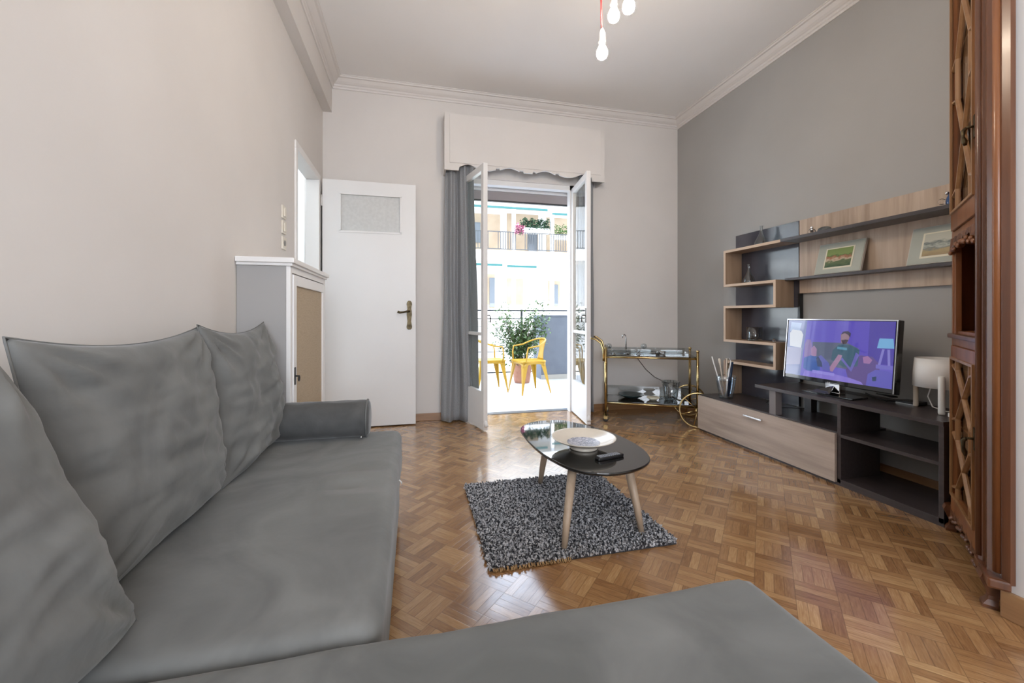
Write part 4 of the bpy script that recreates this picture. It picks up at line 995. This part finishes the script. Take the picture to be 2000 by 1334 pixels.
for u in (.03, CL-.035):
    b = MB(); o_ = -side*.004
    b.loft([[(u+dx*k, o_+dy*k+side*yy, z) for dx, dy in ((-.026, -.020), (.026, -.020), (.026, .024), (-.026, .024))] for k, yy, z in ((1.25, .0, .125), (1.3, -.006, .105), (.9, .0, .07), (.62, .004, .045), (.6, .002, .03), (.85, -.006, .012), (.8, -.008, 0))], smooth=False)
    b.build('foot', M['mahogd'], cc)
def lattice_door(name, z0, z1, period, hz, phase=0, hang=True):
    o = MB(); st_ = .030
    for a_ in ((U0, U0+st_, z0, z1), (U1-st_-.006, U1, z0, z1), (U0+st_, U1-st_-.006, z0, z0+.085), (U0+st_, U1-st_-.006, z1-.06, z1)): o.box((a_[0], -side*.012, a_[2]), (a_[1], side*.012, a_[3]), .003)
    d = o.build(name, M['mahog'], cc)
    g0, g1, h0, h1 = U0+st_, U1-st_-.006, z0+.085, z1-.06
    b = MB()
    for a_ in ((g0-.008, g0+.004, h0-.008, h1+.008), (g1-.004, g1+.008, h0-.008, h1+.008), (g0, g1, h0-.008, h0+.004), (g0, g1, h1-.004, h1+.008)): b.box((a_[0], -side*.020, a_[2]), (a_[1], -side*.010, a_[3]), .002)
    b.build('glass_bead', M['lattice'], d)
    MB().box((g0, side*.006, h0), (g1, side*.009, h1)).build('glass_pane', M['cabglass'], d)
    # lattice: crossing gothic ribs with short returns to the frame
    b = MB(); W = g1-g0; uc = (g0+g1)/2; n_ = max(1, round((h1-h0)/period)); P_ = (h1-h0)/n_
    def bar(a, c, w=.0085):
        a, c = Vector((a[0], -side*.004, a[1])), Vector((c[0], -side*.004, c[1])); d_ = (c-a).normalized(); q_ = Vector((-d_.z, 0, d_.x))*w; e_ = Vector((0, side*.010, 0))
        b.loft([[a+q_*.5-e_, a+q_*1.0, a+q_+e_*.6, a-q_+e_*.6, a-q_*1.0, a-q_*.5-e_], [c+q_*.5-e_, c+q_*1.0, c+q_+e_*.6, c-q_+e_*.6, c-q_*1.0, c-q_*.5-e_]], smooth=False)
    for i in range(n_):
        zb = h0+i*P_; k = .30
        lo, hi, mid = zb+.16*P_, zb+.84*P_, zb+.5*P_
        for s_ in (-1, 1):
            xi = uc+s_*W*.30
            bar((xi, zb), (xi, lo)); bar((xi, lo), (uc+s_*.0, mid)); bar((uc, mid), (xi, hi)); bar((xi, hi), (xi, zb+P_))
            bar((xi, lo), (uc+s_*W*.5, lo-.02)); bar((xi, hi), (uc+s_*W*.5, hi+.02))
    b.build('lattice', M['lattice'], d)
    b = MB(); u = U1-.018; 
    b.box((u-.010, -side*.016, hz-.045), (u+.010, -side*.012, hz+.045), .002)
    b.tube([(u, -side*.014, hz), (u, -side*.035, hz)], .005, 8)
    b.tube([(u, -side*.035, hz), (u-.004, -side*.044, hz-.012), (u+.003, -side*.045, hz-.035), (u, -side*.040, hz-.055), (u-.002, -side*.038, hz-.070)], [.006, .008, .005, .009, .005], 8)
    b.build('drop_handle', M['bronze'], d)
lattice_door('upper_door', 1.455, 2.80, .66, 1.80)
lattice_door('lower_door', .115, .905, .32, .56)

# ------------------------------------------------------------------ pendant bulbs
def pendant(loc, cord, label, s_=1):
    x, y, z = loc
    t = thing('pendant_bulb', label, 'pendant lamp', loc, group='bare bulbs hanging from the ceiling')
    MB().tube([(x-.003, y, z+.115), (x-.006, y, z+.30), (x, y, CZ-.001)], .0042, 8).build('cord', cord, t)
    MB().lathe([(.004, .125), (.008, .118), (.0165, .095), (.0175, .062), (.0185, .055), (.0185, .050), (.014, .046)], loc, 20).build('lamp_holder', M['socket'], t)
    MB().lathe([(.012, .046), (.014, .036), (.022, .020), (.0285, .004), (.0295, -.010), (.024, -.026), (.013, -.035), (.0, -.038)], loc, 20).build('bulb', M['bulb'], t)
pendant((.955, 1.975, 2.425), M['redcord'], 'lit bare bulb on a red cord, lowest of the three')
pendant((.985, 1.905, 2.575), M['creamcord'], 'lit bare bulb on a pale cord, between the other two')
pendant((.990, 1.765, 2.520), M['creamcord'], 'lit bare bulb on a pale cord, cut by the picture top towards the grey wall')

# ------------------------------------------------------------------ balcony outside
struct('floor_balcony', MB().box((-1.2, BY+WT-.08, -.12), (6.0, 7.05, -.012)), M['marble'], 'white marble balcony floor outside the doors', 'floor')
#struct('trim_8', MB().box((-4.0, BY+WT, 3.15), (6.5, 5.75, 3.35)), M['facade'], 'underside of the balcony above the doors', 'slab')
b = MB(); b.box((2.045, 6.49, -.012), (3.9, 6.95, 1.035)); 
pw = sthing('wall_planter', 'solid slate grey balcony parapet beside the potted plant', 'parapet', (2.9, 6.7, 0))
b.build('block', M['parapet'], pw)
MB().box((2.03, 6.475, 1.035), (3.92, 6.97, 1.055), .003).build('coping', M['parapet'], pw)
MB().box((2.042, 6.478, -.012), (3.9, 6.49, .065)).build('stone_skirting', M['stonebase'], pw)
rl = thing('balcony_railing', 'black iron balcony railing behind the potted plant', 'railing', (.8, 6.95, 0))
b = MB()
for z, r in ((.995, .010), (1.135, .013), (.06, .012), (.42, .007)): b.tube([(-1.15, 6.98, z), (4.2, 6.98, z)], r, 8)
b.build('rails', M['iron'], rl)
for i in range(6):
    MB().box((-1.0+i*.94, 6.965, -.012), (-.965+i*.94, 7.0, 1.15)).build('post', M['iron'], rl)
b = MB()
for i in range(12):
    x = -.9+i*.4; b.tube([(x+.12*cos(a), 6.98, .74+.12*sin(a)) for a in [k*2*pi/16 for k in range(16)]], .005, 6, closed=True)
b.build('scroll_rings', M['iron'], rl)

# potted plant
pp = thing('potted_plant', 'leafy green shrub in a square-rimmed terracotta pot on the balcony', 'plant', (1.66, 6.28, -.012))
b = MB(); b.lathe([(0, 0), (.115, 0), (.125, .02), (.165, .30), (.185, .31), (.185, .36), (.165, .36), (.155, .32), (0, .31)], (1.66, 6.28, -.011), 32); b.build('pot', M['terracotta'], pp)
b = MB(); b.lathe([(0, 0), (.15, 0), (.15, .012), (0, .02)], (1.66, 6.28, .305), 24); b.build('soil', M['soil'], pp)
rnd = random.Random(11); stems = MB(); lv = MB()
tips = []
for k in range(46):
    a = rnd.uniform(0, 2*pi); sp = rnd.uniform(.05, .56); h = rnd.uniform(.28, 1.02)
    if sp > .35: h *= .85
    p0 = Vector((1.66+.06*cos(a), 6.28+.06*sin(a), .31)); p2 = Vector((1.68+sp*cos(a), 6.26+sp*.36*sin(a), .31+h)); p1 = p0.lerp(p2, .5)+Vector((rnd.uniform(-.05, .05), rnd.uniform(-.05, .05), .06))
    stems.tube([p0, p1, p2], [.006, .004, .0015], 5)
    for j in range(52):
        s_ = rnd.uniform(.28, 1.0); q = p0.lerp(p1, s_*2) if s_ < .5 else p1.lerp(p2, s_*2-1)
        q = q+Vector([rnd.gauss(0, .05), rnd.gauss(0, .03), rnd.gauss(0, .05)])
        L = rnd.uniform(.045, .08); d = Vector((rnd.uniform(-1, 1), rnd.uniform(-1, 1), rnd.uniform(-.7, .6))).normalized(); s2 = d.cross(Vector((rnd.uniform(-.3, .3), rnd.uniform(-.3, .3), 1))).normalized()*L*.28; up = s2.cross(d).normalized()*L*.12
        lv._f([lv.bm.verts.new(v) for v in (q, q+d*L*.5+s2+up, q+d*L, q+d*L*.5-s2+up)])
for k in range(380):   # low skirt of leaves spilling over the pot rim
    a = rnd.uniform(0, 2*pi); rr = rnd.uniform(.08, .30); q = Vector((1.62+rr*cos(a), 6.26+rr*.55*sin(a), .32+rnd.uniform(-.04, .25)))
    L = rnd.uniform(.03, .06); d = Vector((rnd.uniform(-1, 1), rnd.uniform(-1, 1), rnd.uniform(-.7, .5))).normalized(); s2 = d.cross(Vector((0, .1, 1))).normalized()*L*.36
    lv._f([lv.bm.verts.new(v) for v in (q, q+d*L*.5+s2, q+d*L, q+d*L*.5-s2)])
stems.build('stems', M['bark'], pp); lv.build('foliage', M['leaf'], pp)

# yellow metal armchair: local +x is the facing direction
def metal_chair(label, loc_, rz):
    t = thing('metal_armchair', label, 'chair', loc_, rz, group='yellow metal armchairs on the balcony')
    SH = .445; Y_ = M['yellow']
    b = MB(); w0, w1 = .185, .165
    b.prism(cr([(.19, -w0), (.20, 0), (.19, w0), (0, w0-.003), (-.17, w1), (-.185, 0), (-.17, -w1), (0, -w0+.003)], 4), SH-.022, SH, .006); b.build('seat', Y_, t)
    # arched skirt under the seat on four sides
    b = MB()
    cs = [(.185, -.18), (.185, .18), (-.165, .16), (-.165, -.16)]
    for i in range(4):
        a_, c_ = Vector((*cs[i], 0)), Vector((*cs[(i+1) % 4], 0)); rings = []
        for k in range(17):
            s_ = k/16; p = a_.lerp(c_, s_); e_ = abs(2*s_-1); z = SH-.045-.075*e_**4
            rings.append([p+Vector((0, 0, SH-.01)), p+Vector((0, 0, z))])
        b.loft(rings, closed=False, caps=False)
    b.build('skirt', Y_, t, solid=.004)
    for sx, sy in ((1, 1), (1, -1), (-1, 1), (-1, -1)):
        tx_, ty_ = (.180 if sx > 0 else -.160), sy*(.175 if sx > 0 else .155); fx, fy = sx*.225, sy*.215
        b = MB(); rings = []
        for k in range(9):
            s_ = k/8; c = Vector((tx_+(fx-tx_)*s_, ty_+(fy-ty_)*s_, SH-.02-(SH-.022)*s_)); wd = .060*(1-s_)**1.2+.014
            # L-shaped folded sheet leg
            o_ = Vector((0, 0, 0)); ax_ = Vector((-sx*wd, 0, 0)); ay_ = Vector((0, -sy*wd, 0)); tt = .006
            rings.append([c, c+ax_, c+ax_+Vector((0, -sy*tt, 0)), c+Vector((-sx*tt, -sy*tt, 0)), c+ay_+Vector((-sx*tt, 0, 0)), c+ay_])
        b.loft(rings, smooth=False); b.build('leg', Y_, t)
    b = MB(); n_ = 28; pts = [(.150, -.195, SH-.02), (.152, -.215, SH+.10), (.135, -.222, SH+.185)]
    for k in range(n_+1):
        a = -pi/2-pi*k/n_; pts.append((.0+.06+(.245)*cos(a)*1.0 if 0 else -.02+.20*cos(a), .222*sin(a) if 0 else .222*sin(a), SH+.205+.09*(-cos(a))*1.0))
    pts += [(.135, .222, SH+.185), (.152, .215, SH+.10), (.150, .195, SH-.02)]
    b.tube(pts, .0105, 10); b.build('arm_tube', Y_, t)
    b = MB(); rings = []
    for k in range(9):
        s_ = k/8; x = -.172-.045*s_; z = SH-.005+.285*s_; hw = .085-.028*sin(s_*pi)+.010*s_
        rings.append([(x, -hw, z), (x-.010, -hw*.3, z), (x-.010, hw*.3, z), (x, hw, z)])
    b.loft(rings, closed=False, caps=False); b.build('back_splat', Y_, t, solid=.004)
    return t
metal_chair('yellow metal armchair in front of the terracotta pot', (1.555, 5.485, -.012), pi+.22)
metal_chair('yellow metal armchair partly hidden behind the curtain and open leaf', (1.02, 5.70, -.012), .10)

# ------------------------------------------------------------------ opposite building with awnings
ab = thing('apartment_building', 'sunlit white apartment building with long balconies across the street', 'building', (5.5, 21, -6))
b = MB(); b.box((-22, 22.2, -6), (34, 23, 11.5)); b.build('wall', M['facade'], ab)
for k, z in enumerate((-2.05, .95, 3.95, 6.95, 9.95)):
    MB().box((-22, 20.5, z-.12), (34, 22.2, z+.10)).build('balcony_slab', M['facade'], ab)
    if z > 0: MB().box((-22, 20.46, z-.14), (34, 20.52, z+.42)).build('balcony_fascia', M['facade'], ab)
for x in (2.1, 4.95, 7.05, 10.2, -1.2):
    MB().box((x, 20.6, -2), (x+.16, 20.85, 10)).build('column', M['facade'], ab)
for z in (4.45, 7.45):
    b = MB(); b.box((-22, 20.50, z+.86), (34, 20.54, z+.90)); b.box((-22, 20.50, z-.02), (34, 20.54, z+.02))
    for i in range(150):
        x = -3+i*.13
        if (i % 11) < 8: b.box((x, 20.51, z), (x+.035, 20.53, z+.88))
    b.build('balcony_railing', M['iron'] if z < 5 else M['facade'], ab)
for (x0, x1, z) in ((1.0, 6.75, 6.47), (7.0, 8.4, 6.30), (1.0, 4.35, 3.55), (4.6, 6.15, 3.50)):
    MB().prism([(20.30, z), (20.34, z), (20.36, z+.11), (20.32, z+.11)], x0, x1, 0, Matrix(((0, 0, 1, 0), (1, 0, 0, 0), (0, 1, 0, 0), (0, 0, 0, 1)))).build('awning_valance', M['teal'], ab)
b = MB()
for (x0, x1, z0, z1) in ((2.6, 4.6, 4.6, 6.6), (5.0, 6.8, 4.6, 6.7), (7.3, 9.8, 4.6, 6.6), (2.4, 3.3, 1.5, 3.2), (3.6, 4.3, 1.3, 3.3), (5.0, 5.9, 1.6, 3.1), (7.4, 8.1, 1.4, 3.0)):
    MB().box((x0, 22.12, z0), (x1, 22.2, z1)).build('recess_panel', M['facadetan'], ab)
for (x0, x1, z0, z1) in ((2.75, 3.5, 5.0, 6.1), (4.0, 4.3, 1.5, 3.1), (7.6, 7.95, 1.6, 2.8), (3.0, 3.3, 1.5, 2.6), (6.2, 6.7, 4.6, 6.0)):
    MB().box((x0, 22.06, z0), (x1, 22.12, z1)).build('window', M['shade'], ab)
b = MB(); b.loft([[(6.35, 20.4, 3.55), (7.5, 20.3, 2.85), (7.5, 20.32, 2.80), (6.35, 20.42, 3.5)], [(6.7, 22, 3.6), (8.2, 22, 3.2), (8.2, 22, 3.15), (6.7, 22, 3.55)]], smooth=False); b.build('canvas_sheet', M['canvas'], ab)
def shrubs(name, label, cat, x0, x1, y, z0, z1, m, seed, n=500, L=.09):
    r_n = random.Random(seed); b = MB()
    for k in range(n):
        x = r_n.uniform(x0, x1); z = z0+(z1-z0)*r_n.random()*(.65+.35*abs(sin(x*7))); q = Vector((x, y+r_n.uniform(-.15, .15), z)); d = Vector((r_n.uniform(-1, 1), r_n.uniform(-1, 1), r_n.uniform(-1, 1))).normalized()*L; s2 = d.cross(Vector((0, 0, 1)))*.6
        b._f([b.bm.verts.new(v) for v in (q, q+d*.5+s2, q+d, q+d*.5-s2)])
    return b
t = thing('balcony_hedge', 'dark green hedge on the upper balcony across the street', 'hedge', (6, 20.7, 5.4))
shrubs('', '', '', 5.40, 6.95, 20.72, 5.55, 6.15, M['darkleaf'], 1, 900, .11).build('foliage', M['darkleaf'], t)
MB().box((5.40, 20.6, 5.35), (6.95, 20.85, 5.62)).build('trough', M['facade'], t)
t = thing('balcony_shrub', 'smaller olive green shrub on the upper balcony across the street, past the column', 'shrub', (7.9, 20.7, 5.3))
shrubs('', '', '', 7.25, 8.7, 20.72, 5.25, 5.9, M['leaf'], 2, 600, .10).build('foliage', M['leaf'], t)
MB().box((7.25, 20.6, 5.1), (8.7, 20.85, 5.3)).build('trough', M['facade'], t)
t = thing('flowering_plant', 'pink flowering plant hanging from the upper balcony across the street', 'plant', (5.2, 20.5, 5.2))
shrubs('', '', '', 5.0, 5.5, 20.35, 5.25, 5.75, M['pinkflower'], 3, 320, .09).build('blossom', M['pinkflower'], t)
shrubs('', '', '', 5.05, 5.45, 20.38, 5.2, 5.5, M['darkleaf'], 4, 80, .08).build('leaves', M['darkleaf'], t)
struct('floor_street', MB().box((-60, BY+WT, -6.2), (70, 60, -6)), M['street'], 'street level far below the balcony', 'ground')
